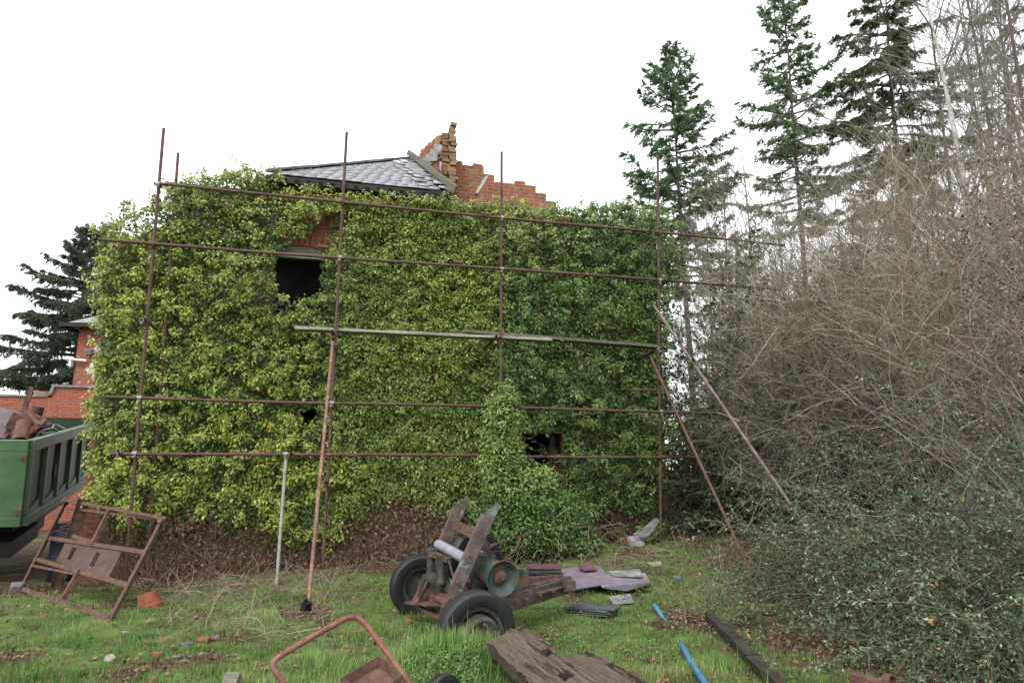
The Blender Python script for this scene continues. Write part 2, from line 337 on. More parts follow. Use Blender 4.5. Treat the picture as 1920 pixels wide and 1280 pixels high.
WINE = mat('wine_sheet_metal', [(.3, (.03, .016, .02)), (.6, (.075, .036, .044)), (.8, (.2, .14, .155))], 5, .45, .2, metal=.2)
PURPLE_BIN = mat('grey_plastic', [(.3, (.1, .1, .11)), (.7, (.2, .2, .22))], 6, .5, .2)
WHITE = mat('white_paint', [(.3, (.55, .55, .54)), (.7, (.75, .75, .74))], 8, .6, .2)
INDOOR = mat('dark_plaster', [(.3, (.015, .014, .013)), (.7, (.05, .045, .04))], 4, .95, .3)  # very dark colour for the inside surfaces
BARK = mat('brown_bark', [(.3, (.035, .028, .022)), (.5, (.085, .068, .055)), (.75, (.15, .125, .10))], 12, .95, .7, stretch=(4, 4, 1), coord='Object')
BIRCH = mat('birch_bark', [(.3, (.1, .09, .085)), (.42, (.4, .38, .36)), (.7, (.6, .58, .56))], 9, .8, .3, stretch=(1, 1, 2.5))
TWIG = leafmat('bare_twigs', [(0, (.07, .056, .037)), (.35, (.16, .134, .095)), (.7, (.28, .242, .18)), (1, (.45, .41, .335))], None, 0., .8, .2)
TWIG_RED = leafmat('reddish_twigs', [(0, (.062, .05, .04)), (.5, (.155, .131, .108)), (1, (.29, .255, .22))], None, 0., .8, .2)
TWIG_FAR = leafmat('far_twigs', [(0, (.095, .082, .068)), (.5, (.18, .162, .138)), (1, (.27, .25, .22))], None, 0., .9, .2)
STEM = leafmat('ivy_stems', [(0, (.08, .05, .038)), (.5, (.18, .125, .098)), (1, (.33, .275, .22))], None, 0., .85, .2)
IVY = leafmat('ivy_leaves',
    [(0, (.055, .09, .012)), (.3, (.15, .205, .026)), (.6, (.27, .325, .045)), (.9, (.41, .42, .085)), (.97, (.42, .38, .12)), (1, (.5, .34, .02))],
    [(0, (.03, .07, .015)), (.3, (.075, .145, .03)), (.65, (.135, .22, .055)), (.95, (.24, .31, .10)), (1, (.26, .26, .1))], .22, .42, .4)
IVY_LOW = leafmat('ivy_low_leaves', [(0, (.035, .05, .018)), (.35, (.075, .09, .03)), (.6, (.115, .115, .05)), (.8, (.14, .085, .05)), (1, (.2, .1, .055))],
    [(0, (.085, .048, .032)), (.5, (.165, .098, .068)), (1, (.26, .17, .125))], .2, .6, .25)
COTO = leafmat('cotoneaster_leaves', [(0, (.02, .035, .018)), (.4, (.045, .075, .034)), (.66, (.095, .15, .075)), (.88, (.165, .21, .13)), (.985, (.29, .325, .245)), (1, (.4, .16, .02))], None, .15, .35, .5)
EVERG = leafmat('evergreen_leaves', [(0, (.018, .03, .014)), (.5, (.045, .066, .03)), (1, (.095, .115, .062))], None, .15, .5, .3)
PURPLELEAF = leafmat('purple_leaves', [(0, (.045, .03, .03)), (.5, (.1, .075, .075)), (1, (.19, .16, .18))], None, .15, .5, .3)
CONIF = leafmat('conifer_needles', [(0, (.065, .125, .068)), (.5, (.145, .235, .12)), (1, (.25, .35, .19))], None, .25, .6, .2)
CONIF_DULL = leafmat('dull_conifer_needles', [(0, (.055, .085, .042)), (.5, (.12, .16, .08)), (.8, (.18, .195, .105)), (1, (.22, .185, .12))], None, .25, .6, .2)
CONIF_DARK = leafmat('dark_conifer_needles', [(0, (.06, .09, .065)), (.5, (.125, .165, .115)), (1, (.2, .25, .17))], None, .25, .6, .2)
BERRY = mat('red_berry', [(.3, (.12, .008, .010)), (.7, (.2, .015, .015))], 20, .35, .0, spec=.5)
GRASS = leafmat('grass_blades', [(0, (.05, .10, .02)), (.35, (.11, .21, .045)), (.7, (.185, .325, .085)), (.92, (.27, .38, .13)), (1, (.34, .3, .15))],
    [(0, (.1, .08, .045)), (.5, (.2, .165, .095)), (1, (.34, .29, .19))], .3, .55, .25)
LITTER = leafmat('dead_leaves', [(0, (.04, .026, .018)), (.5, (.11, .068, .042)), (.85, (.2, .13, .08)), (1, (.28, .14, .05))], None, .1, .8, .2)
def groundmat():
    m, n, bs, out = newmat('grassy_ground'); a = n.nodes.new('ShaderNodeAttribute'); a.attribute_name = 'bare'
    z = noise(n, 3.1, 9, .7); g = ramp(n, [(.3, (.045, .052, .02)), (.48, (.075, .11, .03)), (.6, (.11, .16, .04)), (.72, (.15, .14, .06))]); n.links.new(z.outputs['Fac'], g.inputs[0])
    z2 = noise(n, 14, 8, .75); s = ramp(n, [(.3, (.025, .018, .012)), (.5, (.062, .045, .03)), (.7, (.12, .088, .058))]); n.links.new(z2.outputs['Fac'], s.inputs[0])
    z3 = noise(n, 6, 8, .75); ad = n.nodes.new('ShaderNodeMath'); n.links.new(a.outputs['Fac'], ad.inputs[0]); n.links.new(z3.outputs['Fac'], ad.inputs[1])
    fr = ramp(n, [(.75, (0, 0, 0)), (1.0, (1, 1, 1))]); n.links.new(ad.outputs[0], fr.inputs[0])
    mm = n.nodes.new('ShaderNodeMixRGB'); n.links.new(fr.outputs[0], mm.inputs[0]); n.links.new(g.outputs[0], mm.inputs[1]); n.links.new(s.outputs[0], mm.inputs[2])
    n.links.new(mm.outputs[0], bs.inputs['Base Color']); bs.inputs['Roughness'].default_value = .95; bs.inputs['Specular IOR Level'].default_value = .15
    bump(n, bs, z2.outputs['Fac'], .9, .04); return m

# ------------------------------------------------------------------ ground
vn1, vn2, vn3 = VN(1), VN(2), VN(3)
def blob(x, y, px, py, rx, ry):
    c = gpt(px, py); return np.exp(-(((x - c.x) / rx) ** 2 + ((y - c.y) / ry) ** 2))
def bare(x, y):
    b = .02 + .3 * (vn1(x, y, .9) - .35) + .85 * (vn2(x, y, 2.6) - .5) + .35 * (vn3(x, y, 6.) - .5)
    for px, py, rx, ry, k in ((330, 1240, .6, .4, .42), (420, 1195, .4, .3, .45), (230, 1262, .4, .25, .35), (20, 1240, .3, .16, .8), (570, 1150, .25, .25, .8), (520, 1195, .3, .2, .4),
                              (1270, 1165, .3, .5, .55), (1320, 1180, .4, .5, .5), (1000, 1190, .3, .25, .4), (400, 1100, 1.6, .35, .35), (700, 1065, 1.5, .4, .35), (1210, 1040, 1., .8, .45), (1440, 1190, .7, .8, .6), (200, 1130, .8, .3, .2), (60, 1030, 2, 1.2, .6)):
        b = b + k * blob(x, y, px, py, rx, ry)
    b = b + .75 * S(x - .12 * (y - 6), 2.1, 3.1) + .5 * S(y + .25 * -x, 9.8 + .6, 11.2 + .6) - .5 * np.exp(-(((x + .4) / 1.) ** 2 + ((y - 5.4) / .8) ** 2))
    return np.clip(b, 0, 1)
def axis(lo, hi, st, far):
    a = np.arange(lo, hi, st); s = st; L, H = [lo], [a[-1]]
    while L[-1] > -far: s *= 1.22; L.append(L[-1] - s)
    s = st
    while H[-1] < far: s *= 1.22; H.append(H[-1] + s)
    return np.concatenate([L[:0:-1], a, H[1:]])
gx, gy = axis(-8, 7, .075, 900), axis(3.8, 13, .075, 900)
X, Y = np.meshgrid(gx, gy); Zg = gz(X, Y); Bg = bare(X, Y)
Zg = Zg + np.where((np.abs(X) < 9) & (Y > 3) & (Y < 14), .02 * (vn3(X, Y, 9.) - .5) + .03 * (vn2(X, Y, 3.) - .5), 0)
ii = np.arange(X.size).reshape(X.shape)
q = np.stack([ii[:-1, :-1], ii[:-1, 1:], ii[1:, 1:], ii[1:, :-1]], -1).reshape(-1, 4)
tag(mk('ground', np.stack([X, Y, Zg], -1).reshape(-1, 3), [q], groundmat(), None, {'bare': Bg.ravel()}, True), kind='structure')

# ------------------------------------------------------------------ derelict building
A0 = Vector((-5.53, 9.5, 0)); B0 = Vector((2.69, 11.52, 0)); E = (B0 - A0).normalized(); NB = Vector((-E.y, E.x, 0)); ANG = math.atan2(E.y, E.x)
def hit(px, py, t): return on_plane(px, py, A0 + NB * t, NB)
def loc(p): d = Vector(p) - A0; return Vector((d.dot(E), d.dot(NB), p[2]))
def hl(px, py, t): return loc(hit(px, py, t))             # pixel -> building coordinates (along, back, up)
def wld(s, t, z): return A0 + E * s + NB * t + Vector((0, 0, z))
BM_ = frame(A0, E, NB, (0, 0, 1))
TW = 1.25
bld = thing('derelict_building', 'ivy smothered red brick derelict building with a broken slate roof and ruined gable', 'building', A0, ANG)
s0, s1 = hl(212, 700, TW).x, hl(1250, 900, TW).x
prof = [(hl(px, py, TW).x, hl(px, py, TW).z) for px, py in ((212, 462), (300, 425), (400, 378), (470, 345))]
zE = hl(700, 352, TW).z; zR = hl(1100, 410, TW).z
sE, sR = hl(480, 330, TW).x, hl(852, 360, TW).x
def ztop(s):
    xs = [a for a, b in prof] + [sE, sR, sR + .02, s1]; zs = [b for a, b in prof] + [zE, zE, zR, zR]
    return float(np.interp(s, xs, zs))
win = (hl(510, 540, TW).x, hl(610, 540, TW).x, hl(560, 590, TW).z, hl(560, 476, TW).z)
door = (hl(985, 850, TW).x, hl(1052, 850, TW).x, hl(1020, 960, TW).z, hl(1020, 812, TW).z)
hole = (hl(562, 780, TW).x, hl(596, 780, TW).x, hl(580, 800, TW).z, hl(580, 765, TW).z)
ss = sorted(set([s0, s1, win[0], win[1], door[0], door[1], hole[0], hole[1], sE, sR, sR + .02] + [a for a, b in prof]))
zs = sorted([-1.2, win[2], win[3], door[2], door[3], hole[2], hole[3]])
b = B(); bm = b.bm; V2 = {}
def vv(i, j):
    if (i, j) not in V2:
        z = zs[j] if j < len(zs) else ztop(ss[i]); V2[i, j] = bm.verts.new((ss[i], TW, min(z, ztop(ss[i]) - .001 * (len(zs) - j))))
    return V2[i, j]
for i in range(len(ss) - 1):
    for j in range(len(zs)):
        mxs = (ss[i] + ss[i + 1]) / 2; lo = zs[j]; hi = zs[j + 1] if j + 1 < len(zs) else 99; mz = (lo + min(hi, lo + .1)) / 2
        if any(o[0] < mxs < o[1] and o[2] <= lo and hi <= o[3] + 1e-6 for o in (win, door, hole)): continue
        bm.faces.new((vv(i, j), vv(i + 1, j), vv(i + 1, j + 1), vv(i, j + 1)))
r = bmesh.ops.extrude_face_region(bm, geom=bm.faces[:])
bmesh.ops.translate(bm, vec=(0, .34, 0), verts=[g for g in r['geom'] if isinstance(g, bmesh.types.BMVert)])
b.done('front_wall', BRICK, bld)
DEEP = 5.2
HL_, HR_ = ztop(s0 + .3), zR
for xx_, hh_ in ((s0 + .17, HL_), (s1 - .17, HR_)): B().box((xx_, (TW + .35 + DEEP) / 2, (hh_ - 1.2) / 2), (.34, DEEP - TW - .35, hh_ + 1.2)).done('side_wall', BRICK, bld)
xm_ = hl(860, 360, TW).x
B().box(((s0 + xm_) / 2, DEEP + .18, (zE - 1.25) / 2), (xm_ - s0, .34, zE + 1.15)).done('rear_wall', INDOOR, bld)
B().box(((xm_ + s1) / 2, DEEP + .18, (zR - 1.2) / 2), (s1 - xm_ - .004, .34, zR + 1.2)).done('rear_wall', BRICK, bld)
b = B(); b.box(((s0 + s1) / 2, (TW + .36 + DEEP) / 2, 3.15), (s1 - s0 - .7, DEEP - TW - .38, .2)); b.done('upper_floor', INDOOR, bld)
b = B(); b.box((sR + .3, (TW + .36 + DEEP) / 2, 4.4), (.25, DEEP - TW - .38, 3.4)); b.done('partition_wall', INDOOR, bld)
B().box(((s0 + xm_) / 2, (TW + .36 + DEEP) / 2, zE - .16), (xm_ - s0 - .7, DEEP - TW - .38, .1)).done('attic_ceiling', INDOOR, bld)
# window arch, lintel board
wx = (win[0] + win[1]) / 2; ww = win[1] - win[0]; wf = tag(B().box((wx, TW - .02, win[3] - .045), (ww - .02, .07, .09), jit=.006).done('window_head', WOOD_GREY, bld))
b = B(); half = ww / 2 + .1; rad = 1.15; cz = win[3] - .02 - math.sqrt(rad * rad - half * half) + .02; a1 = math.asin(half / rad)
n_ = 13
for k in range(n_):
    a = -a1 + 2 * a1 * (k + .5) / n_; rot = Matrix.Rotation(a, 3, 'Y'); c = Vector((wx, TW + .03, cz)) + rot @ Vector((0, 0, rad + .115))
    b.box(c, (2 * a1 * rad / n_ - .008, .12, .215), rot, .004)
b.done('brick_arch', REDBRICK, bld, bevel=.004)
b = B(); a_ = [Vector((wx + rad * math.sin(t), TW - .01, cz + rad * math.cos(t) - .002)) for t in np.linspace(-a1, a1, 9)]
for p, q2 in zip(a_, a_[1:]):
    v = [b.bm.verts.new(x) for x in (p, q2, (q2.x, q2.y, win[3] - .0), (p.x, p.y, win[3] - .0))]; b.bm.faces.new(v)
b.done('arch_board', WOOD_DARK, bld)
B().box(((door[0] + door[1]) / 2, TW - .03, door[3] + .055), (door[1] - door[0] + .1, .12, .1), jit=.005).done('door_lintel', WOOD_GREY, bld)
B().bar((door[1] - .16, TW + .05, door[2]), (door[1] - .16, TW + .05, door[3]), .07, .1, (1, 0, 0)).done('door_post', BLACKWOOD, bld)
# slate roof: front hip slope laid in courses
eL, eR, rg = hl(500, 327, 1.0), hl(846, 357, 1.0), hl(768, 300, 3.0); eL.z = eR.z = (eL.z + eR.z) / 2
rgx = rg.copy(); up_ = Vector((0, rg.y - eR.y, rg.z - eR.z)); SL = up_.length; up_.normalize(); nr_ = Vector((1, 0, 0)).cross(up_).normalized()
vR = Vector((eR.x, 1.0, eR.z)) ; roof = bpy.data.objects.new('roof', None); COL.objects.link(roof); roof.parent = bld
b = B(); lower = -nr_ * .03
bl = Vector((eL.x, DEEP + .3, eL.z)); rr = Vector((eR.x, rg.y, rg.z)); br = Vector((eR.x, DEEP + .3, eL.z))
for f in ((eL, eR, rr, rg), (eL, rg, bl), (bl, rg, rr, br)):
    b.bm.faces.new([b.bm.verts.new(v - Vector((0, 0, .05))) for v in f])
b.done('roof_deck', BLACKWOOD, roof)
parts, att = [], []; ncs = 19; rng = np.random.default_rng(5)
for c in range(ncs):
    y0 = SL * c / ncs; xl = eL.x + (rg.x - eL.x) * c / ncs; xr = eR.x - .02 + (rg.x + .05 - eR.x) * max(0, c / ncs) ; x = xl - .14 * (c % 2)
    while x < xr:
        wd = .21 * random.uniform(.9, 1.05)
        if not (c < 3 and x > xr - .5 and random.random() < .35):
            ha = random.uniform(-.02, .02) + (0.06 * random.uniform(-1, 1) if x > xr - .7 else 0); o = Vector((max(x, xl), 1.0, eR.z)) + up_ * (y0 - random.uniform(0, .015)) + nr_ * (.012 + random.uniform(0, .008) + (.03 * random.random() if x > xr - .6 else 0))
            X2 = Vector((math.cos(ha), 0, 0)) + up_ * math.sin(ha); L_ = SL / ncs * 1.35; wd2 = min(wd - .006, xr + .1 - x); tilt = -nr_ * .012
            if wd2 > .03:
                top_ = [o, o + X2 * wd2, o + X2 * wd2 + up_ * L_ + tilt, o + up_ * L_ + tilt]; botm = [p - nr_ * .01 for p in top_]
                parts.append((np.array([list(p) for p in top_ + botm]), np.array([[0, 1, 2, 3], [0, 4, 5, 1], [1, 5, 6, 2], [3, 7, 4, 0]]))); att += [random.random()] * 8
        x += wd
Vv, fs = join(parts); mk('slates', Vv, fs, SLATE, roof, {'v': att})
b = B(); b.bar(eL + Vector((0, 0, .03)) + nr_ * .02, rg + Vector((0, 0, .05)), .11, .04, jit=.006, seg=14); b.done('hip_tiles', SLATE_DARK, roof)
B().bar((eL.x, 1.02, eL.z - .09), (eR.x, 1.02, eR.z - .09), .05, .12, jit=.004, seg=6).done('eaves_board', BLACKM, roof)
b = B()
for k in range(16):
    x = eL.x + .1 + k * (eR.x - eL.x - .2) / 15; b.bar((x, .98, eR.z - .12), (x, 1.5, eR.z + .26), .06, .1)
b.done('rafter_ends', BLACKWOOD, roof)
tag(B().bar(wld(*(rg + Vector((-.03, -.1, .12)))), wld(*(eR + Vector((.08, -.08, .02)))), .07, .11, jit=.012, seg=6).done('roof_timber', WOOD_DARK), 'pale loose rafter lying down the broken edge of the slate roof', 'timber')
tag(B().bar(hit(836, 352, .95), hit(852, 362, .9), .07, .06, jit=.01).done('timber_stub', WOOD_DARK), 'short broken timber end poking out under the slate eaves corner', 'timber')
# ruined gable walls with stepped brick tops
gt = 2.1
def stepped(name, outline, t, th, m, along=True, seed=1):
    rnd = random.Random(seed); b = B(); xs_ = [o[0] for o in outline]; zs_ = [o[1] for o in outline]; x = xs_[0]
    while x < xs_[-1] - .02:
        w_ = min(.225, xs_[-1] - x); zt = round((float(np.interp(x + w_ / 2, xs_, zs_)) + rnd.uniform(-.09, .06)) / .075) * .075; z0 = zR - .5
        if along: b.box((x + w_ / 2, t, (z0 + zt) / 2), (w_ - .0005, th, zt - z0))
        else: b.box((t, x + w_ / 2, (z0 + zt) / 2), (th, w_ - .0005, zt - z0))
        if rnd.random() < .5:
            k = 1 if rnd.random() < .75 else 2; zz = zt
            for _ in range(k):
                rot = Matrix.Rotation(rnd.uniform(-.12, .12), 3, 'Z'); c = (x + w_ / 2 + rnd.uniform(-.04, .04), t - rnd.uniform(-.02, .02), zz + .037) if along else (t + rnd.uniform(-.02, .02), x + w_ / 2, zz + .037)
                B().box(c, (.21, th * .95, .066) if along else (th * .95, .21, .066), rot, .008).done('coping_brick', LOOSEBRICK if rnd.random() < .75 else REDBRICK, bld, bevel=.008); zz += .072
        x += w_
    b.done(name, m, bld)
pts = [(846, 300), (885, 312), (905, 322), (925, 340), (965, 347), (1000, 352), (1016, 362), (1030, 385), (1040, 400)]
stepped('gable_wall', [(hl(px, py, gt).x, hl(px, py, gt).z) for px, py in pts], gt, .23, BRICK_OLD, True, 3)
tw = hl(846, 240, gt - .35); xt = tw.x
rndm = random.Random(4); b = B(); b2 = B(); zc = zR - .4; zt = hl(846, 238, gt - .35).z; x_l, x_r = hl(824, 300, gt - .35).x, hl(854, 300, gt - .35).x; k = 0
while zc < zt:
    fr = max(0, (zc - zR) / (zt - zR)); wl = x_l + .03 * math.sin(k * 1.3) + rndm.uniform(-.02, .02) + max(0, fr - .75) * .25; wr = x_r + rndm.uniform(-.02, .03) - max(0, fr - .5) * .06
    mid = wl + (wr - wl) * .5 + rndm.uniform(-.02, .02)
    if fr < .88: b.box(((wl + mid) / 2, gt - .35 + rndm.uniform(-.02, .02), zc), (mid - wl - .008, .24, .066), Matrix.Rotation(rndm.uniform(-.06, .06), 3, 'Z'), .006)
    b2.box(((wr + mid) / 2, gt - .35 + rndm.uniform(-.02, .02), zc), (wr - mid - .008, .3, .066), Matrix.Rotation(rndm.uniform(-.08, .08), 3, 'Z'), .006)
    zc += .072; k += 1
b.done('gable_corner', mat('worn_corner_brick', [(.3, (.07, .045, .03)), (.5, (.17, .085, .05)), (.7, (.22, .14, .085))], 6, .9, .6), bld, bevel=.006); b2.done('gable_corner', LOOSEBRICK, bld, bevel=.006)
b = B(); cw0 = Vector((x_l + .06, gt - .2, 0)); rnd2 = random.Random(12)
for k_, (px, py) in enumerate(((826, 258), (819, 265), (812, 274), (805, 280), (797, 291), (788, 298), (780, 306), (772, 314))):
    t_ = gt - .1 + .17 * k_; pz = hl(px, py, t_); zt_ = round(pz.z / .075) * .075; b.box((pz.x, t_, (zR - .5 + zt_) / 2), (.30, .2, zt_ - zR + .5), Matrix.Rotation(R(-55), 3, 'Z'), .012)
    if k_ % 2 == 0: B().box((pz.x + rnd2.uniform(-.03, .03), t_, zt_ + .035), (.2, .11, .066), Matrix.Rotation(R(-55) + rnd2.uniform(-.3, .3), 3, 'Z'), .008).done('coping_brick', LOOSEBRICK, bld, bevel=.008)
b.done('cross_wall', BRICK_OLD, bld)
b = B()
for k_ in range(5):
    p_ = hl(826 - 9 * k_, 290 + 7 * k_, gt - .25 + .2 * k_); b.box(p_ + Vector((-.03, -.12, 0)), (.24, .02, .30 - .03 * k_), Matrix.Rotation(R(-35) + rnd2.uniform(-.2, .2), 3, 'Z') @ Matrix.Rotation(rnd2.uniform(-.3, .3), 3, 'Y'), .015)
b.done('hanging_slates', SLATE_GREY, roof)
b = B(); cxx = (x_l + x_r) / 2 - .16
for k in range(26):                         # torn slates and lead left against the cross wall
    f = random.random(); y = 1.3 + 1.8 * f; z = eR.z + (y - 1.0) / (rg.y - 1.0) * (rg.z - eR.z) + random.uniform(-.05, .05)
    b.box((cxx - random.uniform(.05, .5), y, z), (.24, .3, .012), Matrix.Rotation(random.uniform(-.2, .2), 3, 'Y') @ Matrix.Rotation(math.atan2(up_.z, up_.y) + random.uniform(-.2, .2), 3, 'X') @ Matrix.Rotation(random.uniform(-.6, .6), 3, 'Z'), .004)
b.done('torn_slates', SLATE_GREY, roof)
b = B()
for k in range(5):
    y = 1.7 + .35 * k; z = eR.z + (y - 1.) / (rg.y - 1.) * (rg.z - eR.z) + .2
    b.box((cxx + .0, y, z + .0), (.03, .32, .22), Matrix.Rotation(random.uniform(-.25, .1), 3, 'Y'), .02)
b.done('lead_flashing', GALV, roof)
tag(B().bar(hit(893, 366, 1.55), hit(912, 333, 1.75), .09, .05, (1, .2, 0), .012, 4).done('broken_plank', WOOD_GREY), 'splintered grey plank leaning on the ruined brick gable above the ivy', 'plank')

# ------------------------------------------------------------------ ivy over the wall
def pp(lst, t): return [(hl(px, py, t).x, hl(px, py, t).z) for px, py in lst]
TF = 1.0
OUT = pp([(176, 930), (170, 800), (180, 690), (190, 560), (186, 470), (190, 415), (250, 394), (300, 367), (345, 338), (400, 326), (470, 312), (515, 326), (535, 350), (560, 364), (700, 372), (830, 374), (880, 380), (960, 376), (1005, 390), (1085, 386), (1180, 380), (1240, 398), (1268, 430), (1276, 480), (1258, 560), (1252, 680), (1256, 800), (1240, 860), (1236, 1000), (1100, 1040), (900, 1052), (650, 1062), (330, 1090), (190, 1010)], TF)
XCL = [pp(l, TF) for l in ([(518, 462), (514, 520), (520, 545), (538, 552), (548, 578), (562, 568), (598, 552), (604, 470)], [(530, 464), (552, 446), (572, 440), (588, 425), (604, 396), (618, 398), (622, 440), (612, 470)],
        [(980, 806), (1056, 808), (1056, 888), (1036, 884), (990, 850)], [(565, 768), (592, 768), (592, 790), (566, 792)], [(760, 600), (770, 585), (777, 622), (766, 628)])]
def keep(s, z):
    k = inpoly(s, z, OUT)
    for x in XCL: k &= ~inpoly(s, z, x)
    return k
def region(s, z):                           # 0 yellow-green left, 1 dark green right
    x640, x930 = hl(640, 600, TF).x, hl(935, 600, TF).x
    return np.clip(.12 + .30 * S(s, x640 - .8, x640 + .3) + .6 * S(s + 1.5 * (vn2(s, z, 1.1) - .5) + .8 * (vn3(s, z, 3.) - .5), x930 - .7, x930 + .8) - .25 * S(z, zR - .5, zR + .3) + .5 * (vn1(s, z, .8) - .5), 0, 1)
zl_edge = lambda s: np.interp(s, [hl(p, y, TF).x for p, y in ((200, 950), (330, 925), (450, 935), (560, 985), (650, 950), (760, 920), (900, 960), (1000, 930), (1250, 960))], [hl(p, y, TF).z for p, y in ((200, 950), (330, 925), (450, 935), (560, 985), (650, 950), (760, 920), (900, 960), (1000, 930), (1250, 960))])
rng = np.random.default_rng(11)
smin, smax = min(p[0] for p in OUT), max(p[0] for p in OUT); zmin, zmax = min(p[1] for p in OUT), max(p[1] for p in OUT)
x640, x930 = hl(640, 600, TF).x, hl(935, 600, TF).x
def tolw(p): return np.asarray(p) @ np.array([[E.x, E.y, 0], [NB.x, NB.y, 0], [0, 0, 1]]) + np.array(list(A0))
def dens(s, z):
    d = 1 - .72 * S(s, x640 - .4, x640 + .3) * (1 - S(s, x930 - .5, x930 + .3)) * (1 - .75 * S(z, 4.5, 5.8))
    d = d * (.5 + 1.0 * S(vn2(s, z, 2.1), .28, .6)); return d * S(z - zl_edge(s), -.45, .45)
ivl = []; ivs = thing('ivy_plant', 'thick yellow green ivy covering the whole front of the derelict brick building', 'ivy', A0, ANG)
# sprays
n = 5200; s = rng.uniform(smin, smax, n); z = rng.uniform(zmin, zmax, n); k = keep(s, z) & (rng.random(n) < np.clip(dens(s, z) * 1.1, 0, 1)); s, z = s[k], z[k]
cl = []
for a_, b_ in zip(s, z):                    # big clumps kept apart so that dark hollows stay between them
    dm = .29 if a_ < x640 else (.25 if a_ < x930 else .33)
    if all((a_ - c_[0]) ** 2 + ((b_ - c_[1]) * 1.25) ** 2 > dm * dm for c_ in cl): cl.append((a_, b_))
cl = np.array(cl); big = rng.uniform(.15, .27, len(cl)); dep = rng.uniform(.08, .56, len(cl)) * (.6 + .5 * S(vn3(cl[:, 0], cl[:, 1], 1.3), .3, .7)); mid_ = S(cl[:, 0], x640 - .2, x640 + .4) * (1 - S(cl[:, 0], x930 - .4, x930 + .2)); dep = dep * (1 - .6 * mid_) * (1 + .25 * S(cl[:, 0], x930 - .2, x930 + .3))
ci = np.repeat(np.arange(len(cl)), 7); m_ = len(ci); hd = nrm(rng.normal(size=(m_, 3)) * [1, .7, .75] + [0, -.5, .15]); hd[:, 1] = -np.abs(hd[:, 1])
sp_ = np.stack([cl[ci, 0] + hd[:, 0] * big[ci], 1.06 + hd[:, 1] * dep[ci], cl[ci, 1] + hd[:, 2] * big[ci] * .8], -1); sp_ = sp_[keep(sp_[:, 0], sp_[:, 2])]; s, t, z = sp_.T
# crest and left-edge shoots
cr_ = [(a, b_) for a, b_ in OUT if b_ > zR - .6]
ce = []
for i in range(len(OUT) - 1):
    (xa, za), (xb, zb) = OUT[i], OUT[i + 1]
    if (za > 4.6 or zb > 4.6 or i < 6):
        m_ = int(max(2, math.hypot(xb - xa, zb - za) * 26)); f = rng.random(m_); ce.append(np.stack([xa + (xb - xa) * f + rng.normal(size=m_) * .05, rng.uniform(.75, 2.0, m_), za + (zb - za) * f + rng.normal(size=m_) * .06 - .03], -1))
ce = np.concatenate(ce); ce = ce[~((ce[:, 0] > hl(530, 350, TF).x) & (ce[:, 0] < hl(850, 350, TF).x) & (rng.random(len(ce)) < .55))]
ce[:, 1] = np.where((ce[:, 0] > hl(520, 350, TF).x) & (ce[:, 0] < hl(850, 350, TF).x), .8 + .2 * rng.random(len(ce)), ce[:, 1])
C = np.concatenate([np.stack([s, t, z], -1), ce]); nl = rng.integers(24, 42, len(C)); idx = np.repeat(np.arange(len(C)), nl); N = len(idx)
rad_ = rng.uniform(.07, .15, len(C))[idx]
d = nrm(rng.normal(size=(N, 3)) * [1, .55, .85] + [0, -.75, .1]); dist = rad_ * rng.random(N) ** .55
pos = C[idx] + d * dist[:, None]; pos[:, 2] -= .35 * dist * rng.random(N)
nn = d * .55 + [0, -.45, .6] + rng.normal(size=(N, 3)) * .4; tip = d * .7 + [0, -.2, -.75] + rng.normal(size=(N, 3)) * .35
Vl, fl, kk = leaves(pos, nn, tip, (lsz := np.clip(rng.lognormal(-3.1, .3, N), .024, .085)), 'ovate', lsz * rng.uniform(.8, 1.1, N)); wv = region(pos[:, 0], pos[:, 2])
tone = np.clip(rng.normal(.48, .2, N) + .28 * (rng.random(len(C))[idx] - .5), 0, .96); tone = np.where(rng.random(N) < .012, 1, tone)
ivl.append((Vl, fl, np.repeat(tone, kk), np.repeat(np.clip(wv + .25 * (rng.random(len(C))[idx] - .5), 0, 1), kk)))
# flat creeping leaves, coloured darker to paint shade into gaps between the clumps
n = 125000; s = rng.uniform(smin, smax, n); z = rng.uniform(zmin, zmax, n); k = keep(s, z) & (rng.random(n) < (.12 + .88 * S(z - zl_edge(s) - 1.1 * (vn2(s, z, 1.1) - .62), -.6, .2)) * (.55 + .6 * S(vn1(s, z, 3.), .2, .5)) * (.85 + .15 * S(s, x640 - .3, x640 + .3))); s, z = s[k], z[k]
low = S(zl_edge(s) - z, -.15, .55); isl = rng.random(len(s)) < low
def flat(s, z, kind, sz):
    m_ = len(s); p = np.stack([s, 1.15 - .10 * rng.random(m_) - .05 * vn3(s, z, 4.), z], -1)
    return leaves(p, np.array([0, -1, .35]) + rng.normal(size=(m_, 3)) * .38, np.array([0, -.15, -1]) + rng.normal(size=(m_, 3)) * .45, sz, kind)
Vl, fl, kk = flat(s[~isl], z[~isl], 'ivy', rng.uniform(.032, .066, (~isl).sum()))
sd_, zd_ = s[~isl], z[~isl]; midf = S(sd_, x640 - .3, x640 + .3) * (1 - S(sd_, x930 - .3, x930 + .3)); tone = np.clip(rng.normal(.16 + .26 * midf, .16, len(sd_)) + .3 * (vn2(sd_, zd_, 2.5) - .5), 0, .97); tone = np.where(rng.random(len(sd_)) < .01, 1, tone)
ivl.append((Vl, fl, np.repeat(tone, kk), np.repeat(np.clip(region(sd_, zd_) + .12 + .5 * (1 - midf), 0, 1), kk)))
def merge(lst):
    Vs, F3, F4, vs_, ws_, off = [], [], [], [], [], 0
    for Vl, fl, v_, w_ in lst:
        Vs.append(Vl); vs_.append(v_); ws_.append(w_)
        for f in fl: (F3 if f.shape[1] == 3 else F4).append(f + off)
        off += len(Vl)
    return np.concatenate(Vs), [np.concatenate(f) for f in (F3, F4) if f], {'v': np.concatenate(vs_), 'w': np.concatenate(ws_)}
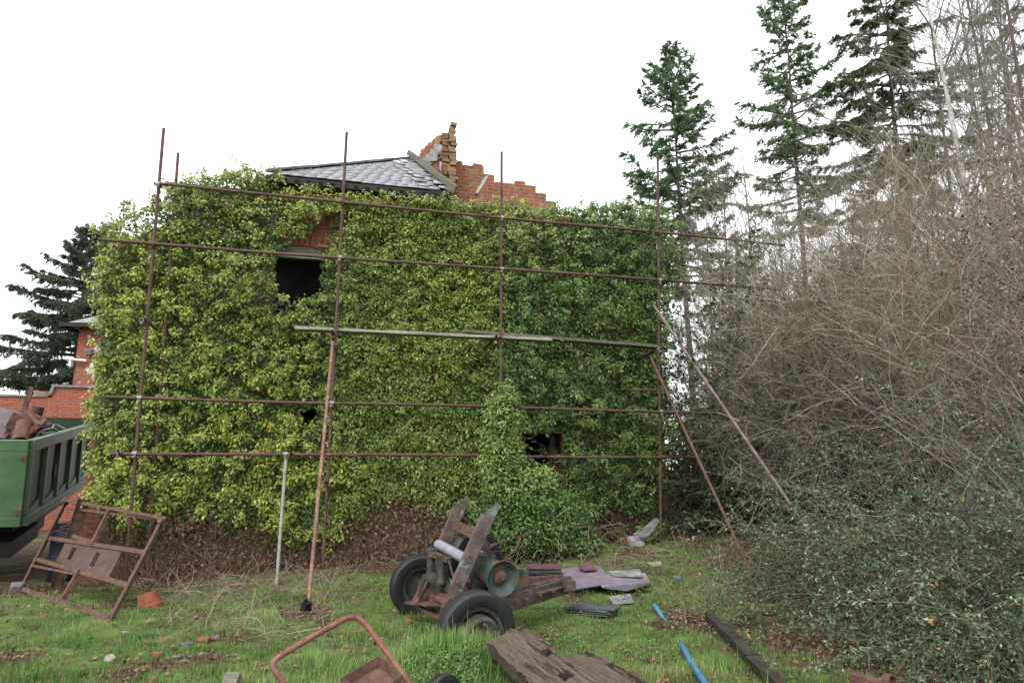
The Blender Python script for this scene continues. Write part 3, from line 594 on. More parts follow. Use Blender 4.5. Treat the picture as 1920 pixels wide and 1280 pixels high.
Vm, fm, am = merge(ivl); mk('foliage', Vm, fm, IVY, ivs, am)
sl, zl = s[isl], z[isl]; Vl, fl, kk = flat(sl, zl, 'ivy', rng.uniform(.03, .065, len(sl)))
mk('withered_foliage', Vl, fl, IVY_LOW, ivs, {'v': np.repeat(np.clip(rng.normal(.5, .26, len(sl)), 0, 1), kk), 'w': np.repeat(S(vn1(sl, zl, 1.2), .4, .7) * .8, kk)})
# stems: creeping up the lower wall and hanging dead twigs
n = 900; s = rng.uniform(s0 + .1, s1 - .1, n); z = gz(s * E.x + A0.x, 11.2) * 0 - .15 + .05 * s + rng.uniform(0, .3, n)
P = grow(rng, np.stack([s, np.full(n, 1.2), z], -1), np.stack([rng.normal(size=n) * .4, np.zeros(n), np.ones(n)], -1), rng.uniform(.5, 1.7, n), 9, .3); P[:, :, 1] = 1.21 - .05 * rng.random((n, 1)) - .02 * rng.random((n, 9))
Vt1 = tubes(P, rng.uniform(.004, .012, (n, 1)) * np.linspace(1, .5, 9)[None], 4)
n2_ = 3500; i, f, p, T = branch_pts(rng, P, n2_, .0, 1.); P2 = grow(rng, p, off_dirs(rng, T, rng.uniform(.4, 1.5, n2_)) + [0, -.25, -.1], rng.uniform(.12, .5, n2_), 5, .3); P2[:, :, 1] = np.minimum(P2[:, :, 1], 1.22)
Vt2 = tubes(P2, rng.uniform(.002, .005, (n2_, 1)) * np.linspace(1, .5, 5)[None], 3)
n3 = 40; sx = np.concatenate([rng.normal(hl(775, 600, TF).x, .12, 18), rng.normal(hl(1115, 600, TF).x, .18, 22)]); P3 = grow(rng, np.stack([sx, np.full(n3, 1.16), rng.uniform(2.5, 3.2, n3)], -1), np.stack([rng.normal(size=n3) * .2, np.zeros(n3), np.ones(n3)], -1), rng.uniform(1., 2., n3), 9, .12); P3[:, :, 1] = 1.12 - .06 * rng.random((n3, 1))
Vt3 = tubes(P3, rng.uniform(.006, .013, n3), 4)
Vs, fs = join([Vt1, Vt2, Vt3]); mk('stems', Vs, fs, STEM, ivs, {'v': rng.random(len(Vs) // 1) * .3 + .5 * np.repeat(rng.random(len(Vs) // 12 + 1), 12)[:len(Vs)]})

def leafcloud(rng, C, rad, nper, size, kind, out_dir, droop=.6, sq=(1, 1, .85)):
    idx = np.repeat(np.arange(len(C)), nper); N = len(idx); d = nrm(rng.normal(size=(N, 3)) * sq + np.asarray(out_dir) * .6); dist = np.asarray(rad)[idx] * rng.random(N) ** .5
    pos = C[idx] + d * dist[:, None]; nn = d * .5 + np.array([0, -.3, .6]) + rng.normal(size=(N, 3)) * .45; tip = d * .7 + [0, 0, -droop] + rng.normal(size=(N, 3)) * .4
    Vl, fl, k = leaves(pos, nn, tip, rng.uniform(*size, N), kind); return Vl, fl, k, idx
# ivy bush in front of the wall
ib = thing('ivy_bush', 'bushy heap of ivy in front of the low doorway, spilling down to the grass', 'ivy', (0, 0, 0))
rng = np.random.default_rng(21); Cs = []
for px, py, rx, ry, tt, n in ((940, 800, 30, 60, .25, 75), (940, 862, 36, 45, .2, 75), (1010, 902, 28, 26, .1, 50), (965, 915, 52, 28, .15, 60), (952, 742, 16, 22, .3, 24), (1000, 960, 85, 45, .1, 150), (1010, 1005, 100, 42, .0, 190), (1070, 985, 46, 52, .15, 60), (925, 985, 34, 50, .2, 40), (1095, 1025, 30, 18, .0, 25), (1000, 938, 60, 14, -.1, 30), (905, 1030, 20, 20, .0, 14)):
    a = rng.random(n) * 2 * np.pi; r_ = np.sqrt(rng.random(n))
    for q_ in range(n):
        hi_ = py < 935; p = hit(px + rx * r_[q_] * math.cos(a[q_]), py + ry * r_[q_] * math.sin(a[q_]), (-.12 if hi_ else tt) - (.2 if hi_ else .6) * math.sqrt(max(0, 1 - r_[q_] ** 2)) + (.25 if hi_ else .5) * rng.random()); Cs.append((p.x, p.y, p.z, 0 if py < 935 else 1))
Cs = np.array(Cs); Vl, fl, k, idx = leafcloud(rng, Cs[:, :3], rng.uniform(.06, .26, len(Cs)), 36, (.028, .066), 'ovate', (0, -1, .2)); N = len(idx); lw = Cs[idx, 3]
mk('foliage', Vl, fl, IVY, ib, {'v': np.repeat(np.clip(rng.normal(.5, .2, N) - .3 * lw + .3 * (rng.random(len(Cs))[idx] - .5), 0, .95), k), 'w': np.repeat(np.clip(.8 + .2 * lw + rng.normal(size=N) * .1, 0, 1), k)})
c0 = np.array(list(hit(1010, 1010, .1))); n = 420; st = c0 + rng.normal(size=(n, 3)) * [.46, .3, .24]; P = grow(rng, st, rng.normal(size=(n, 3)) + [0, -1, .1], rng.uniform(.2, .7, n), 7, .3, .8)
Vt, ft = tubes(P, rng.uniform(.002, .006, n), 4); mk('stems', Vt, [ft], STEM, ib, {'v': np.repeat(rng.random(n), 28)})

# ------------------------------------------------------------------ scaffold
scf = thing('scaffold', 'rusty tube scaffold standing along the ivy covered wall with raking props', 'scaffold', wld(0, 0, 0))
scf.location = (0, 0, 0)
RT = .0242
def tub(name, p, q, m=TUBE, r=RT): return B().tube(p, q, r, 12).done(name, m, scf, 40)
def sag(name, pts, m=TUBE):
    return B().path(pts, RT, 10, 6).done(name, m, scf, 50)
poles = {}
for nm, a, b_ in (('a', (307, 241), (231, 1125)), ('b', (650, 248), (606, 1050)), ('c', (940.5, 285), (938, 1045)), ('d', (1233, 290), (1239, 1000))):
    poles[nm] = (hit(*a, 0), hit(*b_, 0)); tub('standard', poles[nm][0], poles[nm][1])
ia = (hit(334, 287, .93), hit(276, 1075, .93)); tub('standard', *ia)
led = {}
for nm, a, b_, m in ((1, (289, 344.5), (1471, 459.5), TUBE), (2, (184, 450), (1454, 541), TUBE), (3, (199, 744), (1346, 774), TUBE), (4, (207, 849.5), (1309, 857), TUBE)):
    led[nm] = (hit(*a, -.052), hit(*b_, -.052)); mid = [led[nm][0].lerp(led[nm][1], f) + Vector((0, 0, .012 * math.sin(f * 9 + nm))) for f in (0, .25, .5, .75, 1)]; sag('ledger', mid, m)
def coupler(p, ax1, ax2, m):
    b = B(); ax1 = Vector(ax1).normalized(); ax2 = Vector(ax2).normalized(); p = Vector(p); o = -NB * .052
    b.lathe([(.027, -.03), (.034, -.03), (.034, .03), (.027, .03), (.027, -.03)], p, ax1, 10); b.lathe([(.027, -.03), (.034, -.03), (.034, .03), (.027, .03), (.027, -.03)], p + o, ax2, 10)
    b.box(p + o * .5 + ax2 * .04, (.03, .03, .045)); b.tube(p + o + ax2 * .0 - Vector((0, 0, .045)), p + o - Vector((0, 0, .045)) - NB * .035, .009, 6, False); b.box(p + o - Vector((0, 0, .045)), (.035, .03, .03))
    return b.done('coupler', m, scf, 40)
k = 0
for nm in 'abcd':
    for l in (1, 2, 3, 4):
        if nm == 'c' and l > 2: continue
        P0, P1 = poles[nm]; L0, L1 = led[l]; f = .4
        for _ in range(8):                   # point of the pole at the ledger's height
            p = P0.lerp(P1, f); g = (p - L0).dot(E) / (L1 - L0).dot(E); zl_ = L0.lerp(L1, g).z; f += (p.z - zl_) / (P0.z - P1.z)
        coupler(P0.lerp(P1, f), P1 - P0, L1 - L0, GALV if k % 3 != 1 else RUST); k += 1
for px, py, l in ((910, 402, 1), (858, 492, 2), (606, 463, 2), (660, 853, 4)):
    p = hit(px, py, -.052); d = (led[l][1] - led[l][0]).normalized(); b = B(); b.lathe([(.025, -.08), (.032, -.08), (.032, .08), (.025, .08)], p, d, 10); b.box(p + Vector((0, 0, -.035)) - d * .05, (.03, .03, .035)); b.box(p + Vector((0, 0, -.035)) + d * .05, (.03, .03, .035)); b.done('sleeve', RUST_RED, scf, 40)
def transom(px, py, t0, t1, dz=0, m=TUBE, px2=None):
    p = hit(px, py, t0); q2 = p + NB * (t1 - t0) + Vector((0, 0, dz)); tub('transom', p, q2, m); return p
transom(270, 598, -.09, .9, -.02); transom(224, 851, -.12, .9, .06); transom(623, 621, -.1, 1.1); transom(931, 631, -.1, 1.1); transom(1242, 651, -.12, 1.0, -.02); transom(622, 906, -.1, .5)
transom(546, 851, -.11, .1); transom(612, 820, -.02, .2)
p = hit(1236, 731, .02); tub('transom', p, p - E * .42 + NB * .1)
for px, py in ((268, 602), (626, 628), (936, 636), (1236, 655), (1236, 594), (1235, 714), (225, 846), (612, 905), (630, 648)):
    p = hit(px, py, -.01); coupler(p, (0, 0, 1), NB if px not in (630,) else E, GALV if px in (268, 1236, 225) else RUST)
tub('raker', hit(624, 640, -.07), gpt(577, 1146, -.05), TUBE_PINK)
tub('prop', hit(537, 848, -.11), gpt(518, 1104, -.05), TUBE_GREY)
p = hit(536, 851, -.11); coupler(p, (0, 0, 1), E, GALV)
TUBE_PALE = mat('scaffold_tube_pale', [(.3, (.085, .055, .055)), (.5, (.14, .10, .10)), (.72, (.2, .155, .15))], 9, .6, .2)
tub('raker', hit(1226, 573, -.05), at(1520, 1000, 8.9), TUBE_PALE); tub('raker', hit(1221, 672, -.05), at(1412, 1080, 8.9))
# boards resting on the transoms
def board(px0, py0, px1, py1, t, w_, m, label):
    p, q2 = hit(px0, py0, t), hit(px1, py1, t); return tag(B().bar(p, q2, w_, .045, jit=.005, seg=10).done('scaffold_board', m), label, 'board')
board(553, 616, 1032, 638, .16, .225, WOOD_GREY, 'long pale grey scaffold board resting between the second and third poles')
board(866, 622, 1250, 652, .2, .22, WOOD_DARK, 'dark split scaffold board lying over the other board towards the right pole')
# mud and torn plastic round the raker's foot
c = gpt(574, 1150); rng = np.random.default_rng(3)
b = B()
for i in range(26):
    b.box(c + Vector((rng.normal() * .02, rng.normal() * .02, .12 * rng.random() + .0)), (.05, .012, .07), Matrix.Rotation(rng.uniform(0, 6), 3, 'Z') @ Matrix.Rotation(rng.uniform(-1, 1), 3, 'X'), .012)
tag(b.done('plastic_scrap', BLACKM), 'torn black plastic bunched round the foot of the pink raking pole', 'plastic scrap')

# ------------------------------------------------------------------ left: yard wall, house, trailer, scrap
yw = thing('brick_wall', 'orange red brick yard wall with tile coping behind the green trailer', 'wall', (0, 0, 0))
wa, wb = at(-160, 738, 19.0), at(215, 733, 20.5); d = (wb - wa); d.z = 0; d.normalize(); nb = Vector((-d.y, d.x, 0)); L = (wb - wa).length; hz = wa.z
yw.location = (wa.x, wa.y, 0); yw.rotation_euler = (0, 0, math.atan2(d.y, d.x))
b = B(); b.box((L / 2, .17, hz / 2 - .5), (L, .34, hz + 1)); b.done('wall', BRICK_WALL, yw)
def yl(px, py): p = on_plane(px, py, wa, nb); return ((p - wa).dot(d), p.z)
xa, za = yl(100, 728); b = B(); b.box(((xa + L) / 2, .17, hz + .16), (L - xa, .34, .32)); b.done('raised_wall', BRICK_WALL, yw)
b = B(); b.box(((xa + L) / 2, .17, hz + .36), (L - xa + .1, .46, .07), jit=.01); b.box((xa - .02, .17, hz + .24), (.09, .46, .26), Matrix.Rotation(.25, 3, 'Y')); b.done('coping', COPING, yw)
b = B(); x = 0
while x < xa - .1: b.box((x + .2, .17, hz + .03), (.4, .42, .055), Matrix.Rotation(random.uniform(-.03, .03), 3, 'Y'), .008); x += .42
b.done('coping', COPING, yw)
xb_, zb_ = yl(60, 790); b = B(); b.box((L / 2, -.012, zb_), (L, .03, .09)); b.done('damp_course', SLATE_DARK, yw)
b = B(); b.box((yl(82, 731)[0], .17, hz + .12), (.42, .3, .14), Matrix.Rotation(.1, 3, 'Z'), .02); tag(b.done('loose_stone', LOOSEBRICK, None), None, None)
o = bpy.data.objects['loose_stone']; o.matrix_world = Matrix.Translation((wa.x, wa.y, 0)) @ Matrix.Rotation(math.atan2(d.y, d.x), 4, 'Z'); tag(o, 'sandy loose stone lying on top of the orange brick yard wall', 'stone')
hs = thing('brick_house', 'far red brick house with flaking white paint and a pale slate hip roof', 'house', (0, 0, 0)); hc = at(150, 612, 25); hs.location = (hc.x, hc.y, 0); hs.rotation_euler = (0, 0, R(6)); he = hc.z
b = B(); b.box((3, 3, he / 2), (6, 6, he)); b.done('wall', BRICK_PAINTED, hs)
b = B(); pv = [Vector(v) for v in ((-.45, -.45, he), (6.45, -.45, he), (6.45, 6.45, he), (-.45, 6.45, he), (3, 3, he + 2.2))]; vv_ = [b.bm.verts.new(v) for v in pv]
for f in ((0, 1, 4), (1, 2, 4), (2, 3, 4), (3, 0, 4), (3, 2, 1, 0)): b.bm.faces.new([vv_[i] for i in f])
b.done('roof', SLATE_GREY, hs)
b = B(); b.box((3, -.47, he - .02), (7, .08, .16)); b.box((-.47, 3, he - .02), (.08, 6.8, .16)); b.done('gutter', BLACKM, hs)
b = B(); b.box((.5, -.1, he - 1.0), (.26, .18, .2), Matrix.Rotation(.3, 3, 'X')); b.box((.5, -.05, he - 1.16), (.05, .1, .14)); b.done('floodlight', PURPLE_BIN, hs, bevel=.01)
b = B(); b.tube((-.35, -.2, he - 1.3), (.45, -.1, he - 1.36), .05, 10, False); b.box((-.1, -.1, he - 1.45), (.08, .2, .3)); b.done('camera', WHITE, hs, 40)
B().tube((.95, -.06, .2), (.95, -.06, he - .1), .045, 10, False).done('drainpipe', WHITE, hs, 40)

# tipper trailer
c0 = at(40, 985, 10.5); ct = at(40, 825, 10.5); c1 = at(176, 895, 15.6); X_ = (c1 - c0).normalized(); Yw = Vector((0, 0, 1)).cross(X_).normalized(); Zw = X_.cross(Yw)
LT = (c1 - c0).length; HT = (ct - c0).length; WT = 2.1
tr = thing('tipper_trailer', 'green steel tipper trailer loaded with scrap beside the ivy clad building', 'trailer', M=frame(c0, X_, Yw, Zw))
b = B(); b.box((LT / 2, WT / 2, .06), (LT, WT, .08)); b.done('floor', GREEND, tr)
b = B(); b.box((LT / 2, .035, HT / 2), (LT - .1, .04, HT - .06)); b.done('side_panel', GREEND, tr)
b = B(); b.box((LT / 2, -.02, HT - .09), (LT, .12, .18)); b.box((LT / 2, -.02, .07), (LT, .12, .16))
for i in range(7):
    x = .06 + i * (LT - .12) / 6; b.box((x, -.0, HT / 2), (.14, .1, HT - .34))
b.done('side_frame', GREENP, tr, bevel=.008)
b = B()
for i in range(6):
    x = .06 + (i + .5) * (LT - .12) / 6; b.prism([(-.3, 0), (.3, 0), (.3, .14), (-.3, .02)], Matrix.Translation((x, .01, .15)) @ Matrix.Rotation(R(90), 4, 'X'), .03)
b.done('gusset', GREENP, tr)
b = B(); b.box((LT / 2, WT - .04, HT / 2), (LT, .08, HT)); b.done('side_panel', GREEND, tr)
b = B(); b.box((LT - .04, WT / 2, HT / 2), (.06, WT - .2, HT + .1)); b.done('headboard', GREEND, tr)
b = B(); b.box((-.02, WT / 2, HT / 2), (.05, WT - .1, HT - .1)); b.done('tailgate', TAILG, tr)
b = B(); b.box((-.06, .17, HT / 2), (.09, .36, HT - .005)); b.box((-.06, WT / 2, HT - .09), (.1, WT, .17)); b.box((-.06, WT / 2, .07), (.1, WT, .14)); b.box((-.06, WT - .1, HT / 2), (.09, .2, HT - .005)); b.done('tailgate_frame', GREENP, tr, bevel=.008)
b = B(); b.box((-.11, .03, HT - .28), (.04, .07, .07)); b.box((-.11, .03, .22), (.04, .07, .07)); b.done('hinge', RUST, tr)
b = B(); b.box((1.86, -.013, .62), (.3, .012, .2)); b.done('number_plate', PALE, tr)
b = B(); b.box((LT / 2, .6, -.1), (LT - .6, .12, .22)); b.box((LT / 2, WT - .6, -.1), (LT - .6, .12, .22)); b.box((LT / 2 + .4, WT / 2, -.3), (LT - 1.6, 1.3, .3)); b.box((2.4, WT / 2 + .15, -.5), (1.8, 1.6, .3)); b.box((1.2, WT / 2, -.45), (1.6, 1.7, .25)); b.done('chassis_shade_fill', BLACKM, tr)  # side rails, plus black boxes added to fill in the shadow underneath
def wheel(parent, c, ax, r, w_, rim, m_t=RUBBER, m_r=RUST):
    wroot = bpy.data.objects.new('wheel', None); COL.objects.link(wroot); wroot.parent = parent; wroot.location = c
    ax = Vector(ax).normalized(); h = w_ / 2
    pf = [(rim, -h * .8), (rim * 1.04, -h * .92), (rim + (r - rim) * .45, -h * 1.06), (r * .93, -h), (r * .985, -h * .78), (r, -h * .4), (r, -h * .36), (r - .008, -h * .32), (r - .008, -h * .24), (r, -h * .2), (r, h * .0), (r - .008, h * .04), (r - .008, h * .12), (r, h * .16), (r, h * .4), (r * .985, h * .78), (r * .93, h), (rim + (r - rim) * .45, h * 1.06), (rim * 1.04, h * .92), (rim, h * .8)]
    B().lathe(pf, (0, 0, 0), ax, 48).done('tyre', m_t, wroot, 35)
    pr = [(0, h * .1), (rim * .32, h * .1), (rim * .35, h * .05), (rim * .7, -h * .05), (rim * .78, h * .2), (rim * .86, h * .72), (rim * 1.02, h * .86), (rim * 1.03, h * .8), (rim * .97, h * .6), (rim * .95, -h * .6), (rim * 1.03, -h * .8), (rim * 1.02, -h * .86), (rim * .86, -h * .7), (rim * .6, -h * .3), (0, -h * .3)]
    B().lathe(pr, (0, 0, 0), ax, 36).done('rim', m_r, wroot, 35); return wroot
for x in (1.9, 2.9): wheel(tr, (x, .9, -.34 - .085 * x), (0, -1, 0), .42, .26, .24, RUBBER, BLACKM)
# scrap inside the trailer
TM = frame(c0, X_, Yw, Zw)
def T3(x, y, z): return TM @ Vector((x, y, z))
def tp(px, py, Y=None): return at(px, py, Y or 11.6)
b = B(); p = [tp(-60, 800, 11.2), tp(8, 822, 11.2), tp(62, 778, 12.2), tp(-10, 760, 12.2)]
b.bm.faces.new([b.bm.verts.new(v) for v in p]); r = bmesh.ops.extrude_face_region(b.bm, geom=b.bm.faces[:]); bmesh.ops.translate(b.bm, vec=(0, .02, -.03), verts=[g for g in r['geom'] if isinstance(g, bmesh.types.BMVert)])
tag(b.done('metal_sheet', WINE), 'wine red corrugated sheet propped at the left of the scrap in the green trailer', 'sheet metal')
b = B()
q_ = [tp(22, 820, 11.4), tp(48, 772, 11.8), tp(84, 788, 11.8), tp(74, 798, 11.3), tp(40, 822, 11.2)]
for a, c_ in ((0, 1), (1, 2), (2, 3), (1, 3), (0, 3), (3, 4)): b.bar(q_[a], q_[c_], .07, .06)
b.box(tp(52, 800, 11.7), (.5, .4, .3), Matrix.Rotation(.5, 3, 'Y') @ Matrix.Rotation(.4, 3, 'Z'), .04)
tag(b.done('rusty_bracket', RUST), 'dark rusty angle iron bracket heaped on the scrap in the green trailer', 'scrap iron')
b = B(); b.lathe([(.0, .1), (.1, .1), (.11, 0), (.13, 0), (.13, .5), (.11, .5), (.1, .4), (0, .4)], tp(38, 830, 11.1), tp(46, 798, 11.4) - tp(38, 830, 11.1), 18)
tag(b.done('clay_pipe', RUST_RED, None, 40), 'short brown red pipe standing in the scrap at the trailer edge', 'pipe')
b = B(); b.lathe([(0, 0), (.1, 0), (.12, .15), (.1, .3), (0, .3)], tp(60, 790, 12.3), (.3, 0, 1), 14); tag(b.done('rusty_canister', RUST_RED, None, 40), 'round rusty can on top of the scrap heap in the trailer', 'can')
b = B(); b.path([tp(66, 822, 11.3), tp(78, 808, 11.5), tp(98, 803, 11.8), tp(106, 806, 12)], .018, 8); b.path([tp(98, 803, 11.8), tp(104, 796, 11.9), tp(122, 804, 12)], .016, 8); b.path([tp(80, 812, 11.4), tp(100, 810, 11.8)], .014, 8)
tag(b.done('handlebar', GALV, None, 40), 'bent grey tube handlebar lying on the scrap by the trailer rim', 'handlebar')
b = B(); b.path([tp(30, 790, 11.6), tp(52, 797, 11.5), tp(70, 812, 11.4)], .015, 8); tag(b.done('thin_tube', GALV, None, 40), 'thin pale tube across the dark rusty bracket in the trailer', 'tube')
b = B(); b.prism([(-.05, 0), (.05, 0), (.16, .5), (.08, .55)], frame(tp(42, 778, 12.4), (1, 0, 0), (0, 0, 1), (0, -1, 0)), .02); tag(b.done('steel_offcut', RUST), 'upright pointed steel offcut sticking up behind the trailer scrap', 'scrap iron')
c = at(138, 985, 11.0); b = B(); b.lathe([(0, 0), (.28, 0), (.29, .02), (.285, .28), (.295, .3), (.285, .32), (.285, .6), (.295, .62), (.285, .64), (.285, .88), (.29, .9), (0, .88)], (c.x, c.y, float(gz(c.x, c.y))), (0, 0, 1), 24)
tag(b.done('steel_drum', BLUEB, None, 35), 'dark blue steel drum in the shadow behind the leaning rusty frame', 'drum')
# rusty frame leaning
BR, BL_ = gpt(202, 1166), gpt(36, 1108); TR_ = at(305, 972, BR.y + .5)
fx = (BL_ - BR).normalized(); fn = fx.cross(TR_ - BR).normalized(); fy = fn.cross(fx).normalized()
fr = thing('rusty_gate', 'rusty steel gate frame with a slotted centre plate leaning in the grass', 'steel frame', M=frame(BR, fx, fy, fn))
def fl_(px, py): p = on_plane(px, py, BR, fn) - BR; return Vector((p.dot(fx), p.dot(fy), 0))
def fbar(name, a, b_, w_=.055, h=.05, z=0, m=RUST_RED):
    p, q2 = fl_(*a) + Vector((0, 0, z)), fl_(*b_) + Vector((0, 0, z)); bb = B(); bb.bar(p, q2, w_, .008, (0, 0, 1)); d_ = (q2 - p).normalized(); sd2 = d_.cross(Vector((0, 0, 1))); bb.bar(p + sd2 * (w_ / 2 - .003) + Vector((0, 0, h / 2)), q2 + sd2 * (w_ / 2 - .003) + Vector((0, 0, h / 2)), .008, h, (0, 0, 1)); return bb.done(name, m, fr)
fbar('side_rail', (202, 1166), (302, 975), .075, .06, 0, RUST_RED); fbar('side_rail', (36, 1106), (122, 938), .075, .06, 0)
fbar('top_rail', (118, 937), (312, 972), .04, .05, -.01); fbar('top_rail', (122, 951), (300, 972), .03, .03, .02)
fbar('bottom_rail', (36, 1102), (205, 1158), .06, .08, -.012, RUST_RED); fbar('middle_rail', (206, 953), (172, 1020), .06, .05, -.014, RUST); fbar('middle_rail', (148, 1068), (112, 1130), .06, .05, -.014, RUST)
fbar('cross_rail', (90, 1007), (272, 1034), .05, .03, .012); fbar('cross_rail', (62, 1046), (236, 1095), .055, .04, .012); fbar('cross_rail', (60, 1060), (140, 1076), .03, .03, -.02, RUST)
fbar('cross_rail', (132, 1003), (170, 1014), .05, .03, .024)
c4 = [fl_(*p_) for p_ in ((121, 1010), (226, 1027), (197, 1084), (101, 1050))]
def quad(u, v): return c4[0].lerp(c4[1], u).lerp(c4[3].lerp(c4[2], u), v)
b = B(); us = [0, .18, .26, .62, .70, 1]; vs_ = [0, .25, .78, 1]
for i in range(5):
    for j in range(3):
        if j == 1 and i in (1, 3): continue
        qv = [quad(us[i], vs_[j]), quad(us[i + 1], vs_[j]), quad(us[i + 1], vs_[j + 1]), quad(us[i], vs_[j + 1])]; b.bm.faces.new([b.bm.verts.new(v + Vector((0, 0, .03))) for v in qv])
bmesh.ops.remove_doubles(b.bm, verts=b.bm.verts[:], dist=.001); r = bmesh.ops.extrude_face_region(b.bm, geom=b.bm.faces[:]); bmesh.ops.translate(b.bm, vec=(0, 0, .01), verts=[g for g in r['geom'] if isinstance(g, bmesh.types.BMVert)])
PLATE = mat('rust_plate', [(.3, (.05, .026, .022)), (.5, (.072, .040, .035)), (.72, (.10, .06, .052))], 6, .6, .15, patch=[((.12, .05, .035), 5, .66)])
b.done('centre_plate', PLATE, fr)
for p_ in ((202, 1166), (302, 975), (121, 938)):
    b = B(); b.box(fl_(*p_) + Vector((0, 0, .02)), (.1, .08, .09), Matrix.Rotation(.3, 3, 'Z'), .008); b.done('corner_bolt', RUST, fr, bevel=.008)
# girder behind the frame
p, q2 = at(158, 935, 10.0), gpt(106, 1102); b = B(); up2 = Vector((.5, -.8, .2)); b.bar(p, q2, .16, .012, up2); sdv = (q2 - p).normalized().cross(up2).normalized(); b.bar(p + sdv * .075, q2 + sdv * .075, .012, .07, up2); b.bar(p - sdv * .075, q2 - sdv * .075, .012, .07, up2)
tag(b.done('steel_girder', RUST_RED), 'red brown channel girder propped behind the leaning rusty frame', 'girder')
p = at(175, 980, 10.3); g_ = gpt(160, 1080); b = B(); b.bar(at(176, 1000, 10.2), gpt(168, 1075), .1, .02, (0, -1, .2)); tag(b.done('steel_offcut', RUST_RED), 'small rusty steel offcut standing between the girder and the ivy', 'scrap iron')
# concrete lump under frame foot
c = gpt(30, 1108); b = B(); b.box(c + Vector((0, 0, .04)), (.16, .14, .14), Matrix.Rotation(.5, 3, 'Z') @ Matrix.Rotation(.4, 3, 'X'), .035); tag(b.done('stone_lump', STONE, None, bevel=.02), 'grey broken stone at the bottom left foot of the rusty frame', 'stone')
# terracotta pot
c = gpt(282, 1136); b = B(); tl = Matrix.Rotation(R(-16), 4, 'Y'); ax = (tl @ Vector((0, 0, 1)))
b.lathe([(0, .02), (.12, .02), (.12, 0), (.14, 0), (.142, .045), (.125, .06), (.11, .19), (.098, .19), (.095, .05), (0, .05)], c - Vector((0, 0, .03)), ax, 26)
tag(b.done('terracotta_pot', TERRA, None, 40), 'broken orange terracotta pot upside down in dead grass beside the rusty frame', 'pot')

# ------------------------------------------------------------------ wheeled machine
def flatz(px, py): return on_plane(px, py, (0, 0, 0), (0, 0, 1))
WL, WR = flatz(786, 1147), flatz(893, 1234); ax_ = (WL - WR); TRK = ax_.length; my = ax_.normalized(); mxx = Vector((my.y, -my.x, 0)); Mo = (WL + WR) / 2; Mo.z = -.06
mc = thing('towed_winch', 'rusty two wheeled towed winch with twin jib arms and a bell drum engine', 'machine', M=frame(Mo, mxx, my, (0, 0, 1)))
def ml(px, py, y): p = on_plane(px, py, Mo + my * y, my) - Mo; return Vector((p.dot(mxx), y, p.z))
RW = .345; H2 = TRK / 2
wn = wheel(mc, (0, -H2, RW - .07), (0, -1, 0), RW, .2, .215, RUBBER, ENGINE); wf_ = wheel(mc, (0, H2, RW), (0, -1, 0), RW, .2, .215, RUBBER, ENGINE)
b = B(); b.lathe([(0, .04), (.06, .04), (.062, -.02), (.085, -.02), (.13, 0), (.135, -.03), (.155, -.05), (.16, -.2), (.12, -.22), (0, -.22)], (0, -.20, 0), (0, -1, 0), 28); b.done('hub_drum', ENGINE, wn, 35)
b = B()
for k in range(5):
    a = k * 2 * math.pi / 5 + .3; b.tube((.1 * math.cos(a), -.19, .1 * math.sin(a)), (.1 * math.cos(a), -.235, .1 * math.sin(a)), .013, 8, False)
b.done('wheel_studs', RUST_RED, wn, 40)
b = B(); b.tube((0, -H2 + .05, RW), (0, H2 - .05, RW), .045, 14, False); b.done('axle', RUST, mc, 40)
b = B(); b.bar(ml(800, 1118, .55), ml(862, 1128, -.3), .05, .13); b.bar(ml(768, 1128, .6), ml(862, 1120, -.2) + Vector((0, 0, -.08)), .14, .02); b.done('cross_beam', RUST, mc)
b = B(); b.bar(ml(786, 1138, .5), ml(830, 1160, .0), .05, .03); b.bar(ml(815, 1135, .4), ml(845, 1150, -.1), .04, .03); b.done('steering_rod', RUST_RED, mc)
def chan(name, p, q2, w_, m, tipcut=True, fl=.06):
    d_ = (q2 - p).normalized(); sdv = Vector((0, 1, 0)); u = sdv.cross(d_).normalized(); L_ = (q2 - p).length; b = B(); FM = frame(p, d_, u, d_.cross(u))
    out = [(0, -w_ * .35), (.06, -w_ / 2), (L_ - .16, -w_ / 2 * 1.1), (L_, w_ * .25), (L_ - .02, w_ / 2 * 1.1), (.06, w_ / 2), (0, w_ * .35)]
    b.prism(out, FM @ Matrix.Translation((0, 0, -.006)), .012)
    for s_ in (-1, 1): b.bar(p + u * s_ * (w_ / 2 - .006) + d_ * .3 + sdv * fl / 2 + sdv * .007, p + u * s_ * (w_ / 2 - .004) + d_ * (L_ - .16) + sdv * fl / 2 + sdv * .007, fl, .012, u)
    return b.done(name, m, mc)
an0, an1 = ml(831, 1160, -.46), ml(928, 940, -.46); af0, af1 = ml(790, 1120, .44), ml(872, 928, .44)
chan('jib_arm', an0, an1, .118, PAINT_WORN); chan('jib_arm', af0, af1, .118, PAINT_WORN)
b = B(); p = ml(842, 1128, -.475); b.tube(p + Vector((0, .04, 0)), p - Vector((0, .07, 0)), .035, 14, False); b.tube(p - Vector((0, .05, 0)), p - Vector((0, .085, 0)), .05, 6, False); b.done('pivot_bolt', RUST, mc, 40)
b = B(); b.bar(ml(893, 1003, -.40), ml(851, 982, .40), .02, .1, (.2, 0, 1)); b.done('tie_plate', RUST_RED, mc)
LEAD = mat('bare_steel_tube', [(.3, (.15, .16, .185)), (.6, (.22, .23, .27)), (.8, (.28, .29, .33))], 10, .45, .15, patch=[((.14, .09, .07), 8, .7)])
b = B(); b.tube(ml(878, 1050, -.38), ml(822, 1020, .40), .052, 18, False); b.done('roller_tube', LEAD, mc, 40)
